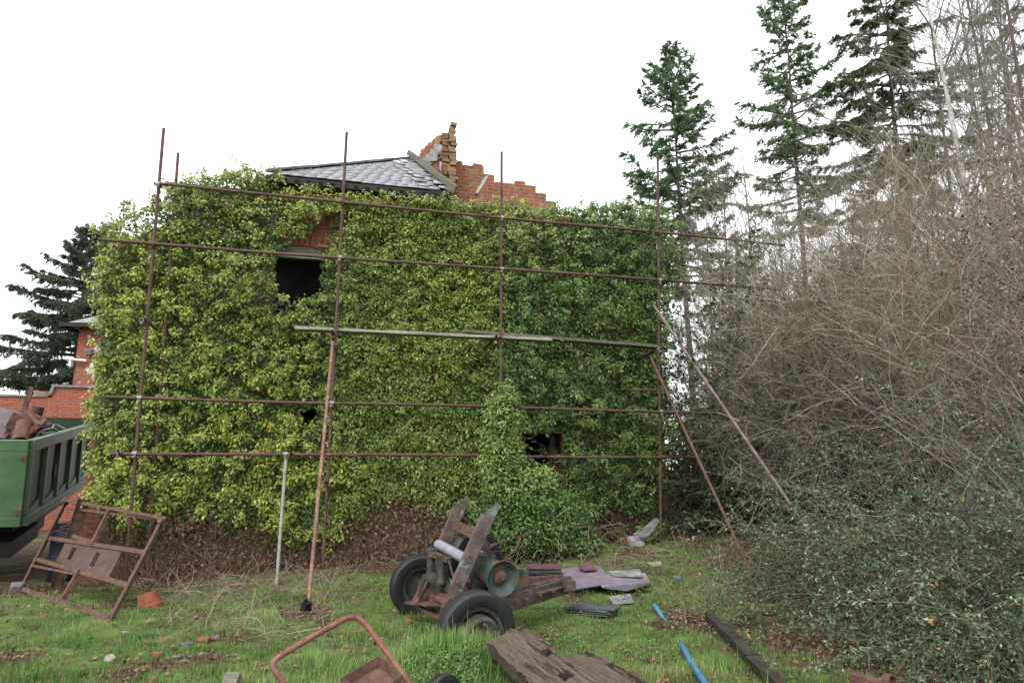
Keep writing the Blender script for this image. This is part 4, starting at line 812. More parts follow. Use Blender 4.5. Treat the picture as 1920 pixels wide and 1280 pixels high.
for px, y0_, y1_, yy in ((808, 1037, 1085, .2), (828, 1050, 1094, .0)):
    b = B(); p, q2 = ml(px, y1_, yy), ml(px, y0_, yy); L_ = (q2 - p).length; b.lathe([(0, -.04), (.02, -.04), (.022, 0), (.05, 0), (.05, .02), (.044, .03), (.044, L_ * .8), (.05, L_ * .82), (.05, L_ * .92), (.03, L_ * .94), (.03, L_ + .02), (.055, L_ + .02), (.055, L_ + .05), (0, L_ + .06)], p, q2 - p, 18); b.done('spring_strut', ENGINE, mc, 40)
b = B(); b.bar(ml(806, 1036, .2), ml(842, 1050, -.1), .07, .045); b.done('strut_bracket', RUST_RED, mc)
b = B(); b.bar(ml(842, 1050, -.1), ml(852, 1087, -.1), .10, .02, (1, -.3, 0)); b.done('strut_plate', PAINT_WORN, mc)
b = B(); b.bar(ml(806, 1078, .2), ml(862, 1112, -.15), .06, .09); b.bar(ml(798, 1078, .25), ml(786, 1098, .3), .02, .05); b.done('strut_bed', ENGINE, mc)
b = B(); b.bar(ml(800, 1085, .45), ml(776, 1132, .5), .11, .014, (1, .2, 0)); b.done('side_plate', RUST, mc)
# engine
ec = ml(905, 1062, -.05); eng = bpy.data.objects.new('engine', None); COL.objects.link(eng); eng.parent = mc; eng.location = ec
b = B(); b.box((-.02, .1, -.1), (.34, .42, .3), None, .015); b.box((.0, .05, .08), (.26, .3, .14), None, .02); b.box((0, .1, -.28), (.4, .36, .08), None, .01); b.done('block', ENGINE, eng, bevel=.03)
b = B(); b.tube((.02, -.02, .14), (.02, -.02, .2), .07, 14, False); b.tube((.02, -.02, .2), (.02, -.02, .24), .045, 14, False); b.tube((.02, -.02, .24), (.02, -.02, .27), .025, 8, False); b.done('oil_cap', ENGINE, eng, 40)
bl_ = ml(934, 1080, -.38) - ec; bx = Vector((.10, -1, -.08)).normalized()
b = B(); b.lathe([(0, -.2), (.1, -.2), (.13, -.17), (.142, -.08), (.142, 0), (.15, .05), (.175, .095), (.178, .108), (.168, .11), (.145, .075), (.125, .05), (.1, .04), (0, .035)], bl_, bx, 36); b.done('bell_drum', TEAL, eng, 35)
b = B(); b.lathe([(0, .05), (.02, .05), (.022, .03), (.05, .025), (.072, .01), (.075, -.01), (0, -.01)], bl_ + bx * .045, bx, 20); b.done('drum_hub', RUST_RED, eng, 40)
b = B(); b.lathe([(0, -.12), (.15, -.12), (.165, -.1), (.165, .1), (.15, .12), (0, .12)], ml(958, 1088, -.1) - ec, bx, 30); b.done('rear_drum', TEAL, eng, 35)
b = B(); b.tube(ml(888, 1050, -.2) - ec, ml(886, 1022, -.2) - ec, .018, 10, False); b.tube(ml(905, 1035, -.2) - ec, ml(892, 1028, -.2) - ec, .01, 8, False); b.done('filler_pipe', GALV, eng, 40)
b = B(); b.box((-.1, -.12, -.2), (.14, .1, .16), None, .01); b.tube((-.2, -.1, -.1), (-.2, -.1, -.3), .06, 12, False); b.box((.16, -.1, -.3), (.3, .18, .08), Matrix.Rotation(.25, 3, 'Y')); b.done('starter_motor', ENGINE, eng, bevel=.01)
fwp = ml(888, 1048, .22); b = B(); b.lathe([(.17, -.06), (.2, -.08), (.28, -.085), (.31, -.05), (.315, 0), (.31, .05), (.28, .085), (.2, .08), (.17, .06), (.16, 0), (.17, -.06)], fwp, (.2, -1, 0), 36); b.done('flywheel_tyre', RUBBER, mc, 35)
b = B(); b.lathe([(0, .03), (.17, .03), (.18, 0), (.17, -.03), (0, -.03)], fwp, (.2, -1, 0), 30); b.done('flywheel', BLACKM, mc, 35)
for a_ in ([(880, 1062), (872, 1085), (884, 1105), (905, 1112)], [(915, 1040), (932, 1034), (945, 1050), (950, 1072)], [(850, 1090), (858, 1108), (880, 1115)]): B().path([ml(px, py, -.28) for px, py in a_], .011, 8).done('hose', BLACKM, mc, 50)
for f in (.08, .3, .52, .74):
    p = an0.lerp(an1, f); B().tube(p - Vector((.02, .012, 0)), p - Vector((.02, .028, 0)), .014, 6, False).done('bolt', RUST, mc, 40)
for px, py in ((960, 1128), (985, 1122), (1010, 1114), (1035, 1107)): p = ml(px, py, -.36); B().tube(p, p - Vector((0, .06, 0)), .012, 6, False).done('bolt', RUST, mc, 40)
# chassis rails / drawbar
def rail(name, a, c_, y0_, y1_, h, m):
    p, q2 = ml(*a, y0_), ml(*c_, y1_); b = B(); b.bar(p, q2, .012, h); 
    for s_ in (-1, 1): b.bar(p + Vector((0, .03, s_ * (h / 2 - .006))), q2 + Vector((0, .03, s_ * (h / 2 - .006))), .05, .012)
    return b.done(name, m, mc)
RUST_DIM = mat('rust_dim', [(.3, (.03, .022, .018)), (.5, (.062, .045, .037)), (.7, (.11, .08, .062))], 8, .85, .35, patch=[((.12, .065, .045), 4, .6)])
rail('drawbar_rail', (948, 1134), (1064, 1098), -.42, -.02, .15, RUST_DIM); rail('drawbar_rail', (978, 1098), (1050, 1088), .4, .1, .12, RUST)
b = B(); b.bar(ml(985, 1102, -.1), ml(1068, 1082, .05), .06, .035); b.bar(ml(1010, 1112, -.35), ml(1066, 1096, 0), .07, .014); b.box(ml(1062, 1096, 0), (.16, .18, .1), None, .01); b.done('drawbar_tongue', RUST_DIM, mc)
b = B(); b.tube(ml(982, 1108, -.2), ml(995, 1103, -.2), .035, 14); b.done('blue_sleeve', BLUEB, mc, 40)
b = B(); b.bar(ml(918, 1024, .1), ml(994, 998, .1), .05, .012, (0, .3, 1)); b.bar(ml(905, 1030, .12), ml(930, 1020, .12), .05, .03); b.done('brake_lever', RUST, mc)
b = B(); b.path([ml(942, 1052, .05), ml(960, 1036, .05), ml(970, 1026, .05), ml(974, 1008, .05)], .013, 8); b.done('lever_strut', RUST_RED, mc, 40)
b = B(); b.bar(ml(868, 1145, -.6), ml(960, 1128, -.42), .05, .12); b.bar(ml(930, 1115, -.4), ml(968, 1125, -.4), .1, .02); b.done('spring_hanger', ENGINE, mc)

# ------------------------------------------------------------------ slates and things on the ground
def slab_stack(name, px, py, n_, sx, sy, rz, m, label, cat, dz=.008, spread=.02, z0=0.):
    c = gpt(px, py); rn = random.Random(px); b = B()
    for i in range(n_): b.box((c.x + rn.gauss(0, spread), c.y + rn.gauss(0, spread), c.z + z0 + .01 + i * dz), (sx * rn.uniform(.95, 1.03), sy * rn.uniform(.95, 1.03), dz * .8), Matrix.Rotation(rz + rn.gauss(0, .05), 3, 'Z') @ Matrix.Rotation(rn.gauss(0, .012), 3, 'X'), .003)
    return tag(b.done(name, m), label, cat)
slab_stack('slate_stack', 1021, 1106, 22, .42, .28, R(4), SLATE_DARK, 'neat stack of dark slates between the machine and the purple slates', 'slate stack', .0125, .008)
c = gpt(1021, 1106); b = B(); b.box((c.x, c.y, c.z + .29), (.44, .3, .02), Matrix.Rotation(R(6), 3, 'Z') @ Matrix.Rotation(.03, 3, 'Y')); tag(b.done('wine_slate', SLATE_WINE, None), 'single wine red slate lying on top of the dark slate stack', 'slate')
slab_stack('slate_stack', 1112, 1150, 7, .50, .34, R(-24), SLATE_DARK, 'stack of blue black roofing slates lying alone on the grass', 'slate stack', .012, .02)
def sheet(name, corners, m, label, cat, th=.012, wob=.0):
    b = B(); v = [b.bm.verts.new(p) for p in corners]; b.bm.faces.new(v); r_ = bmesh.ops.extrude_face_region(b.bm, geom=b.bm.faces[:]); bmesh.ops.translate(b.bm, vec=(0, 0, -th), verts=[g for g in r_['geom'] if isinstance(g, bmesh.types.BMVert)])
    return tag(b.done(name, m), label, cat)
def G(px, py, dz): return gpt(px, py, dz)
sheet('purple_slate', [G(1050, 1068, .16), G(1075, 1104, .10), G(1145, 1092, .13), G(1128, 1062, .19), G(1100, 1056, .2)], SLATE_PURPLE, 'broad mauve slate with a broken corner on the left of the purple heap', 'slate')
sheet('purple_slate', [G(1112, 1082, .15), G(1130, 1100, .10), G(1175, 1106, .06), G(1220, 1092, .11), G(1210, 1074, .16), G(1150, 1070, .18)], SLATE_PURPLE, 'wide lilac grey slate on the right of the purple heap', 'slate')
sheet('purple_slate', [G(1082, 1060, .24), G(1095, 1068, .22), G(1120, 1066, .22), G(1106, 1053, .25)], SLATE_WINE, 'small dark mauve slate at the back of the purple heap', 'slate')
sheet('purple_slate', [G(1140, 1070, .19), G(1150, 1078, .18), G(1205, 1080, .17), G(1200, 1066, .19)], SLATE_GREY, 'grey streaked slate lying across the top of the purple heap', 'slate')
slab_stack('slate_stack', 1135, 1100, 5, .75, .3, R(8), SLATE_DARK, 'dark slates underneath the purple slate heap', 'slate stack', .014, .03)
slab_stack('slate_stack', 1082, 1106, 4, .3, .24, R(-20), SLATE_DARK, 'few black slates poking out at the front of the purple heap', 'slate stack', .012, .03)
sheet('grey_slate', [G(1140, 1118, .03), G(1150, 1131, .025), G(1188, 1128, .025), G(1182, 1112, .03)], SLATE_GREY, 'flat grey slate half sunk in grass below the purple heap', 'slate')
sheet('grey_slate', [G(1212, 1054, .03), G(1222, 1060, .025), G(1242, 1058, .025), G(1238, 1051, .03)], PALE, 'small pale slate on the path behind the purple heap', 'slate')
b = B(); p0 = hit(1188, 1000, .3)
cv = [hit(1186, 1000, .35), hit(1200, 994, .4), hit(1216, 980, .45), hit(1228, 970, .6)]; dn = [hit(1204, 1006, .05), hit(1214, 1004, .05), hit(1226, 992, .1), hit(1238, 976, .2)]
for i in range(3):
    b.bm.faces.new([b.bm.verts.new(v) for v in (cv[i], cv[i + 1], dn[i + 1], dn[i])])
bmesh.ops.remove_doubles(b.bm, verts=b.bm.verts[:], dist=.001); r = bmesh.ops.extrude_face_region(b.bm, geom=b.bm.faces[:]); bmesh.ops.translate(b.bm, vec=(0, .01, -.03), verts=[g for g in r['geom'] if isinstance(g, bmesh.types.BMVert)])
tag(b.done('lead_sheet', SLATE_GREY, None, 50), 'curled grey lead sheet leaning on the right foot of the wall', 'lead sheet')
c = gpt(1192, 1024); b = B(); b.box(c + Vector((0, 0, .08)), (.3, .03, .2), Matrix.Rotation(.3, 3, 'Z') @ Matrix.Rotation(-.7, 3, 'X')); tag(b.done('purple_slate', SLATE_PURPLE), 'mauve slate propped in the weeds below the curled lead sheet', 'slate')
b = B(); c = gpt(1178, 1022); b.box(c + Vector((0, 0, .05)), (.2, .1, .07), Matrix.Rotation(.2, 3, 'Z'), .006); tag(b.done('red_brick', REDBRICK, None, bevel=.006), 'red brick in the weeds beside the propped mauve slate', 'brick')
# blue pipes and dark timber
def gpath(pts, dz): return [G(px, py, dz) for px, py in pts]
tag(B().path([G(1227, 1134, .05), G(1236, 1147, .035), G(1245, 1161, -.01), G(1258, 1180, -.05), G(1270, 1198, -.04), G(1281, 1214, .03), G(1292, 1234, .04), G(1306, 1256, .045), G(1328, 1290, .05)], .025, 12).done('blue_pipe', BLUEP, None, 50), 'blue water pipe partly sunk in the mossy grass left of the black timber', 'pipe')
tag(B().path(gpath([(1268, 1082), (1272, 1084), (1276, 1086)], .03), .028, 10).done('blue_scrap', BLUEP, None, 50), 'tiny blue plastic scrap on the path at the thicket edge', 'plastic scrap')
b = B(); pts_ = gpath([(1332, 1158), (1352, 1178), (1380, 1204), (1412, 1238), (1470, 1296)], .04)
for a, c_ in zip(pts_, pts_[1:]): b.bar(a, c_, .1, .09, jit=.01, seg=3)
tag(b.done('black_timber', BLACKWOOD), 'long rotten black timber lying in the grass right of the blue pipe', 'timber')
# notched oak beams, foreground
def beam(p, q2, wd, th, upv, m, notches, name, label, rag=.012):
    p, q2 = Vector(p), Vector(q2); d_ = (q2 - p); L_ = d_.length; d_.normalize(); upv = Vector(upv); sdv = d_.cross(upv).normalized(); upv = sdv.cross(d_).normalized()
    us_ = sorted(set([0, L_] + [u for n__ in notches for u in n__[:2]] + list(np.linspace(0, L_, 16)))); vs2 = sorted(set([-wd / 2, wd / 2, -wd / 6, wd / 5] + [v for n__ in notches for v in n__[2:]])); rn = random.Random(len(label)); b = B(); VV = {}
    def gv(i, j):
        if (i, j) not in VV:
            rr_ = rag if j in (0, len(vs2) - 1) else 0; u = us_[i] + (rn.uniform(-.04, .04) if i in (0,) else 0)
            VV[i, j] = b.bm.verts.new(p + d_ * u + sdv * (vs2[j] + rn.uniform(-rr_, rr_)) + upv * (rn.uniform(-.004, .004) + .006 * math.sin(7 * u + 9 * vs2[j])))
        return VV[i, j]
    for i in range(len(us_) - 1):
        for j in range(len(vs2) - 1):
            um, vm = (us_[i] + us_[i + 1]) / 2, (vs2[j] + vs2[j + 1]) / 2
            if any(a < um < b__ and c__ < vm < d__ for a, b__, c__, d__ in notches): continue
            b.bm.faces.new((gv(i, j), gv(i + 1, j), gv(i + 1, j + 1), gv(i, j + 1)))
    r_ = bmesh.ops.extrude_face_region(b.bm, geom=b.bm.faces[:]); bmesh.ops.translate(b.bm, vec=-upv * th, verts=[g for g in r_['geom'] if isinstance(g, bmesh.types.BMVert)])
    o_ = b.done(name, m); bv = o_.modifiers.new('edge', 'BEVEL'); bv.width = .006; bv.segments = 2
    o_.data.transform(frame(p, d_, sdv, upv).inverted()); o_.matrix_world = frame(p, d_, sdv, upv); return tag(o_, label, 'timber')
bp0, bp1 = at(943, 1186, 5.35), at(1118, 1330, 4.05)
beam(bp0, bp1, .29, .13, (-.25, -.25, 1), WOOD, [(.03, .09, -.16, -.10), (.40, .44, -.16, -.13), (.52, .62, -.135, -.075), (.62, .95, -.16, -.125), (.88, 1.0, -.09, -.01)], 'oak_beam', 'thick weathered oak beam with two square mortise holes in the foreground')
bp2, bp3 = at(1074, 1226, 5.0), at(1222, 1306, 4.25)
beam(bp2, bp3, .25, .09, (-.1, .0, 1), WOOD, [(.0, .12, -.12, -.05), (.3, .37, -.12, -.07), (.37, .62, -.12, -.095), (.62, .70, -.12, -.06)], 'oak_plank', 'lower notched oak plank lying against the right side of the mortised beam')
c = G(440, 1282, .03); b = B(); b.bar(G(425, 1300, .05), G(436, 1270, .12) + Vector((0, 0, .02)), .1, .06, jit=.012, seg=3); tag(b.done('wood_stump', WOOD_DARK), 'rotten wood stake end in the grass at the bottom edge', 'timber')
# bent tube barrow
bw = thing('hand_barrow', 'overturned rusty barrow with a bent tube handle in the foreground grass', 'barrow', (0, 0, 0))
h = [at(870, 1420, 4.6), at(770, 1284, 4.9), at(700, 1188, 5.12), at(681, 1166, 5.16), at(668, 1157.5, 5.17), at(650, 1158.5, 5.12), at(620, 1174, 5.0), at(560, 1208, 4.8), at(530, 1226, 4.7), at(515, 1239, 4.64), at(513, 1252, 4.62), at(532, 1282, 4.62), at(560, 1340, 4.62), at(610, 1420, 4.6)]
B().path(h, .0205, 14, 6).done('handle', TUBE_PINK if False else mat('barrow_rust', [(.3, (.085, .03, .024)), (.5, (.15, .06, .048)), (.72, (.21, .11, .09))], 14, .65, .25), bw, 60)
b = B(); t0_, t1_, t2_, t3_ = at(712, 1247, 4.75), at(752, 1284, 4.6), at(700, 1330, 4.45), at(640, 1290, 4.6)
b.bm.faces.new([b.bm.verts.new(v) for v in (t0_, t1_, t2_, t3_)]); r = bmesh.ops.extrude_face_region(b.bm, geom=b.bm.faces[:]); bmesh.ops.translate(b.bm, vec=(0, 0, -.015), verts=[g for g in r['geom'] if isinstance(g, bmesh.types.BMVert)])
for a, c_ in ((t0_, t1_), (t1_, t2_), (t2_, t3_), (t3_, t0_)): b.bar(a + Vector((0, 0, .03)), c_ + Vector((0, 0, .03)), .012, .07)
b.done('tray', RUST_RED, bw)
bwl = at(832, 1290, 4.8); wheel(bw, (bwl.x, bwl.y, bwl.z - .06), (.75, -.65, .15), .15, .09, .075, RUBBER, RUST)
# rusty box bottom right
b = B(); p = at(1596, 1268, 4.9); b.bar(p, at(1668, 1290, 4.7), .07, .06, jit=.004); b.lathe([(.03, -.03), (.045, -.03), (.045, .03), (.03, .03), (.03, -.03)], at(1668, 1276, 4.72), (.4, -1, .2), 16); tag(b.done('rusty_bracket', RUST_RED, None, bevel=.003), 'rusty steel bracket with a ring end at the bottom right under the shrubs', 'scrap iron')
# rubble
rub = [(382, 1205, .16, .1, REDBRICK, 'flat broken red tile among the rubble, biggest of the red bits', 'tile'), (310, 1202, .07, .06, REDBRICK, 'small red brick lump left of the biggest red tile', 'brick'), (292, 1228, .11, .05, TERRA, 'orange tile fragment at the bare earth below the small brick lump', 'tile'), (278, 1221, .06, .03, TERRA, 'thin orange tile sliver beside the blue green chip', 'tile'),
       (275, 1254, .09, .05, REDBRICK, 'red tile fragment nearest the bare soil at the bottom', 'tile'), (288, 1274, .06, .05, REDBRICK, 'red brick corner at the bottom edge by the bare soil', 'brick'), (236, 1186, .1, .04, PALE, 'pinkish flat stone on the grass right of the rusty frame', 'stone'), (330, 1233, .08, .05, STONE, 'blue grey stone in the middle of the rubble patch', 'stone'),
       (346, 1242, .12, .04, PALE, 'white mortar lump below the blue grey stone', 'mortar'), (302, 1218, .05, .03, TEAL, 'blue green chip among the orange tile fragments', 'chip'), (352, 1212, .12, .08, STONE, 'dark grey stone touching the biggest red tile on its left', 'stone'), (402, 1200, .12, .07, STONE, 'dark grey stone touching the biggest red tile on its right', 'stone'), (205, 1235, .13, .04, PALE, 'cream flat stone alone in the grass at lower left', 'stone'),
       (765, 1167, .1, .06, TERRA, 'orange brick bit in long grass between the machine wheels', 'brick'), (675, 1085, .09, .05, REDBRICK, 'brown brick bit on the grass between pink pole and machine', 'brick'), (120, 1182, .06, .04, PALE, 'small white stone under the corner of the rusty frame', 'stone'), (620, 1100, .06, .03, STONE, 'small grey stone on the grass right of the pink pole', 'stone'), (1290, 1290, .08, .05, STONE, 'grey stone by the end of the long blue pipe', 'stone'), (80, 1156, .08, .03, REDBRICK, 'brown chip under the rusty frame in the grass', 'brick')]
for px, py, sx, sz, m, lab, cat in rub:
    c = gpt(px, py); rn = random.Random(px); b = B(); n_ = 7; o2 = [(sx * .5 * math.cos(2 * math.pi * i / n_) * rn.uniform(.7, 1.15), sx * .38 * math.sin(2 * math.pi * i / n_) * rn.uniform(.7, 1.15)) for i in range(n_)]
    sz *= .55; b.prism(o2, Matrix.Translation(c + Vector((0, 0, -.005))) @ Matrix.Rotation(rn.uniform(-.5, .5), 4, 'X') @ Matrix.Rotation(rn.uniform(0, 6), 4, 'Z'), sz); tag(b.done({'tile': 'broken_tile', 'brick': 'broken_brick', 'stone': 'stone', 'mortar': 'mortar_lump', 'chip': 'glass_chip'}[cat], m, None, bevel=.006), lab, cat)

# ------------------------------------------------------------------ grass, litter
def scatter(rng, n, ylo, yhi, p=1.6):
    u = rng.random(n); y = (ylo ** (2 - p) + u * (yhi ** (2 - p) - ylo ** (2 - p))) ** (1 / (2 - p)) if p != 2 else ylo * (yhi / ylo) ** u
    x = rng.uniform(-.86, .86, n) * y; return x, y
rng = np.random.default_rng(31); x, y = scatter(rng, 330000, 4.4, 12.6, 1.7); bb = bare(x, y); behind = (x - A0.x) * NB.x + (y - A0.y) * NB.y
mnd = np.exp(-(((x + .4) / .9) ** 2 + ((y - 5.5) / .55) ** 2))
tuft = vn2(x, y, 4.5) ** 1.5
k = (rng.random(len(x)) < np.clip(1.15 - 1.25 * bb, .05, 1) * (.45 + .8 * tuft + mnd)) & (behind < 1.15) & (x < 5.5)
x, y, bb, mnd, tuft = x[k], y[k], bb[k], mnd[k], tuft[k]; n = len(x)
hgt = rng.uniform(.012, .045, n) * (.4 + 2.0 * tuft) + .13 * mnd * rng.random(n) ** 1.4; th = rng.random(n) * 2 * np.pi
tall = rng.random(n) < .02; hgt = np.where(tall, hgt + .16 * rng.random(n), hgt)
lean = rng.uniform(.15, 1.3, n) + .9 * mnd * rng.random(n); up3 = np.stack([np.cos(th) * lean, np.sin(th) * lean, np.ones(n)], -1); nn = np.stack([-np.cos(th), -np.sin(th), lean], -1)
Vl, fl, kk = leaves(np.stack([x, y, gz(x, y) - .01], -1), nn, up3, hgt, 'blade', rng.uniform(.004, .009, n) * (1 + .7 * mnd))
dry = np.clip((rng.random(n) < .13 + .65 * bb).astype(float), 0, 1)
tag(mk('grass', Vl, fl, GRASS, None, {'v': np.repeat(np.clip(rng.normal(.42, .2, n) + .6 * (vn1(x, y, 1.4) - .5) + .5 * (vn3(x, y, 5.) - .5) + .15 * mnd, 0, 1), kk), 'w': np.repeat(dry, kk)}), kind='stuff')
x, y = scatter(rng, 60000, 4.5, 12.6, 1.6); bb = bare(x, y); behind = (x - A0.x) * NB.x + (y - A0.y) * NB.y; k = (rng.random(len(x)) < .06 + .6 * bb) & (behind < 1.2); x, y = x[k], y[k]; n = len(x)
Vl, fl, kk = leaves(np.stack([x, y, gz(x, y) + .005 + .03 * rng.random(n)], -1), np.array([0, 0, 1]) + rng.normal(size=(n, 3)) * .5, rng.normal(size=(n, 3)), rng.uniform(.02, .06, n), 'ovate')
tag(mk('leaf_litter', Vl, fl, LITTER, None, {'v': np.repeat(rng.random(n), kk)}), kind='stuff')
# dead stalks and straw along the wall foot and in patches
n = 2600; px_ = np.concatenate([rng.uniform(240, 660, 900), rng.uniform(640, 1250, 700), rng.uniform(300, 640, 400), rng.uniform(1250, 1460, 600)]); pyy = np.concatenate([rng.uniform(1060, 1120, 900), rng.uniform(1030, 1070, 700), rng.uniform(1110, 1210, 400), rng.uniform(1020, 1160, 600)])
st = np.array([list(gpt(a, b_)) for a, b_ in zip(px_, pyy)]); stood = rng.random(n) < .5
P = grow(rng, st, rng.normal(size=(n, 3)) * [1, 1, .25] + np.where(stood, 1.2, .12)[:, None] * np.array([0, 0, 1]), rng.uniform(.12, .5, n), 5, .22, .7)
P[:, :, 2] = np.maximum(P[:, :, 2], gz(P[:, :, 0], P[:, :, 1]) + .006); Vt, ft = tubes(P, rng.uniform(.0015, .0038, n), 3)
tag(mk('dead_stalks', Vt, [ft], STEM, None, {'v': np.repeat(np.clip(rng.random(n) * .6 + .4, 0, 1), 15)}), kind='stuff')
# low weeds
n = 900; px_ = np.concatenate([rng.uniform(760, 900, 250), rng.uniform(1000, 1300, 250), rng.uniform(1180, 1480, 400)]); pyy = np.concatenate([rng.uniform(1200, 1290, 250), rng.uniform(1060, 1240, 250), rng.uniform(1000, 1150, 400)])
st = np.array([list(gpt(a, b_, .04)) for a, b_ in zip(px_, pyy)]); Vl, fl, kk, idx = leafcloud(rng, st, np.full(n, .05), 9, (.012, .03), 'ovate', (0, 0, .7), .1); N = len(idx)
tag(mk('weeds', Vl, fl, IVY, None, {'v': np.repeat(np.clip(rng.normal(.25, .2, N), 0, .9), kk), 'w': np.repeat(np.full(N, .9), kk)}), kind='stuff')

# ------------------------------------------------------------------ shrubs and trees on the right
def bare_shrub(base, h, nst, seed, label, lean=(-.1, -.06), spread=.36, m=TWIG, twigs=12, name='bare_shrub', bend=.75, rs=.0075, r0=.5):
    rng = np.random.default_rng(seed); bz = float(gz(base[0], base[1])); root = thing(name, label, 'shrub', (base[0], base[1], bz), 0, 'leafless shrubs in the thicket')
    st = rng.normal(size=(nst, 3)) * [r0, r0, 0]; d = np.stack([rng.normal(size=nst) * spread + lean[0], rng.normal(size=nst) * spread + lean[1], np.ones(nst)], -1); nst_ = nst; L = h * np.clip(rng.normal(.86, .1, nst), .55, 1.02)
    P = grow(rng, st, d, L, 10, .15, bend * rng.uniform(.2, 1.6, nst)); kp = (P[:, :, 0].min(1) + base[0] > 2.95 + .12 * (P[:, :, 1].max(1) + base[1] - 11)) | (rng.random(nst) < .04); P, L = P[kp], L[kp]; nst = len(P); R0 = rs * rng.uniform(.6, 1.6, nst)
    A = tubes(P, R0[:, None] * np.linspace(1, .25, 10)[None], 4); mk('stems', A[0], [A[1]], m, root, {'v': np.repeat(np.clip(rng.normal(.55, .22, nst), 0, 1), 40)})
    n2 = nst * twigs; i, f, p, T = branch_pts(rng, P, n2, .15, .97); L2 = L[i] * rng.uniform(.1, .38, n2) * (1.1 - .6 * f); P2 = grow(rng, p, off_dirs(rng, T, rng.uniform(.35, 1.15, n2)) + [0, 0, .1], L2, 6, .13, .5 * rng.random(n2))
    A2 = tubes(P2, (R0[i] * .5)[:, None] * np.linspace(1, .35, 6)[None], 3)
    n3 = n2 * 2; i3, f3, p3, T3_ = branch_pts(rng, P2, n3, .2, 1.); P3 = grow(rng, p3, off_dirs(rng, T3_, rng.uniform(.4, 1.1, n3)), L2[i3] * rng.uniform(.2, .5, n3), 4, .12)
    A3 = tubes(P3, np.full((n3, 4), rs * .24) * np.linspace(1, .6, 4)[None], 3); V_, f_ = join([A2, A3])
    tone = np.concatenate([np.repeat(np.clip(rng.normal(.5, .25, n2), 0, 1), 18), np.repeat(np.clip(rng.normal(.5, .25, n3), 0, 1), 12)]); mk('twigs', V_, f_, m, root, {'v': tone}); return root
SH = [((4.5, 13.2), 3.6, 80, 'thin pale shrub rooted at the right corner of the ivy wall'), ((5.2, 12.2), 4.0, 100, 'arching shrub crossing behind the two raking poles'), ((5.9, 12.9), 5.8, 130, 'upright straw coloured shrub behind the arching one by the raking poles'),
      ((6.3, 10.7), 3.9, 100, 'low sprawling shrub where the long raking pole vanishes'), ((6.6, 11.8), 6.0, 150, 'dense upright shrub right of the ledger ends'), ((7.4, 13.4), 7.4, 150, 'tallest straw coloured shrub below the middle conifer'), ((7.3, 10.0), 5.6, 120, 'wide arching shrub above the pale leaved bushes'),
      ((8.1, 11.7), 6.7, 150, 'bushy brown shrub in the middle of the right thicket'), ((8.7, 10.2), 6.2, 130, 'tangled shrub behind the red berried hawthorn'), ((9.2, 13.0), 7.8, 150, 'tall brown shrub below the birch tree'), ((10.2, 11.6), 7.2, 140, 'shrub at the right picture edge below the tall bare trees'), ((6.3, 14.8), 6.6, 120, 'greyish shrub behind the upper ledger tip'), ((5.0, 14.4), 4.8, 90, 'dark twiggy shrub beside the ivy wall top corner'), ((4.3, 12.7), 4.4, 50, 'tan twiggy shrub crowding against the right end of the ivy wall'), ((4.69, 11.7), 3.2, 45, 'low tan shrub behind the short raking pole'), ((8.0, 14.8), 7.2, 120, 'tall grey shrub filling the back of the thicket below the brownish conifer'), ((11.2, 13.4), 7.6, 120, 'tall grey shrub at the right edge behind the hawthorn')]
SH += [((5.5, 13.9), 6.2, 110, 'brown shrub between the upper ledger tip and the dense upright shrubs'), ((7.1, 15.4), 7.6, 130, 'tall brown shrub at the back under the middle conifer'), ((9.4, 15.2), 8.2, 130, 'tall brown shrub at the back under the brownish conifer')]
for q_, (bs_, h_, ns_, lb_) in enumerate(SH): bare_shrub(bs_, h_ * 1.05, int(ns_ * 1.25), 100 + q_, lb_, lean=(.5, .0) if bs_[0] < 4.7 else (-.1, -.06), m=TWIG if q_ % 4 != 3 else TWIG_RED)
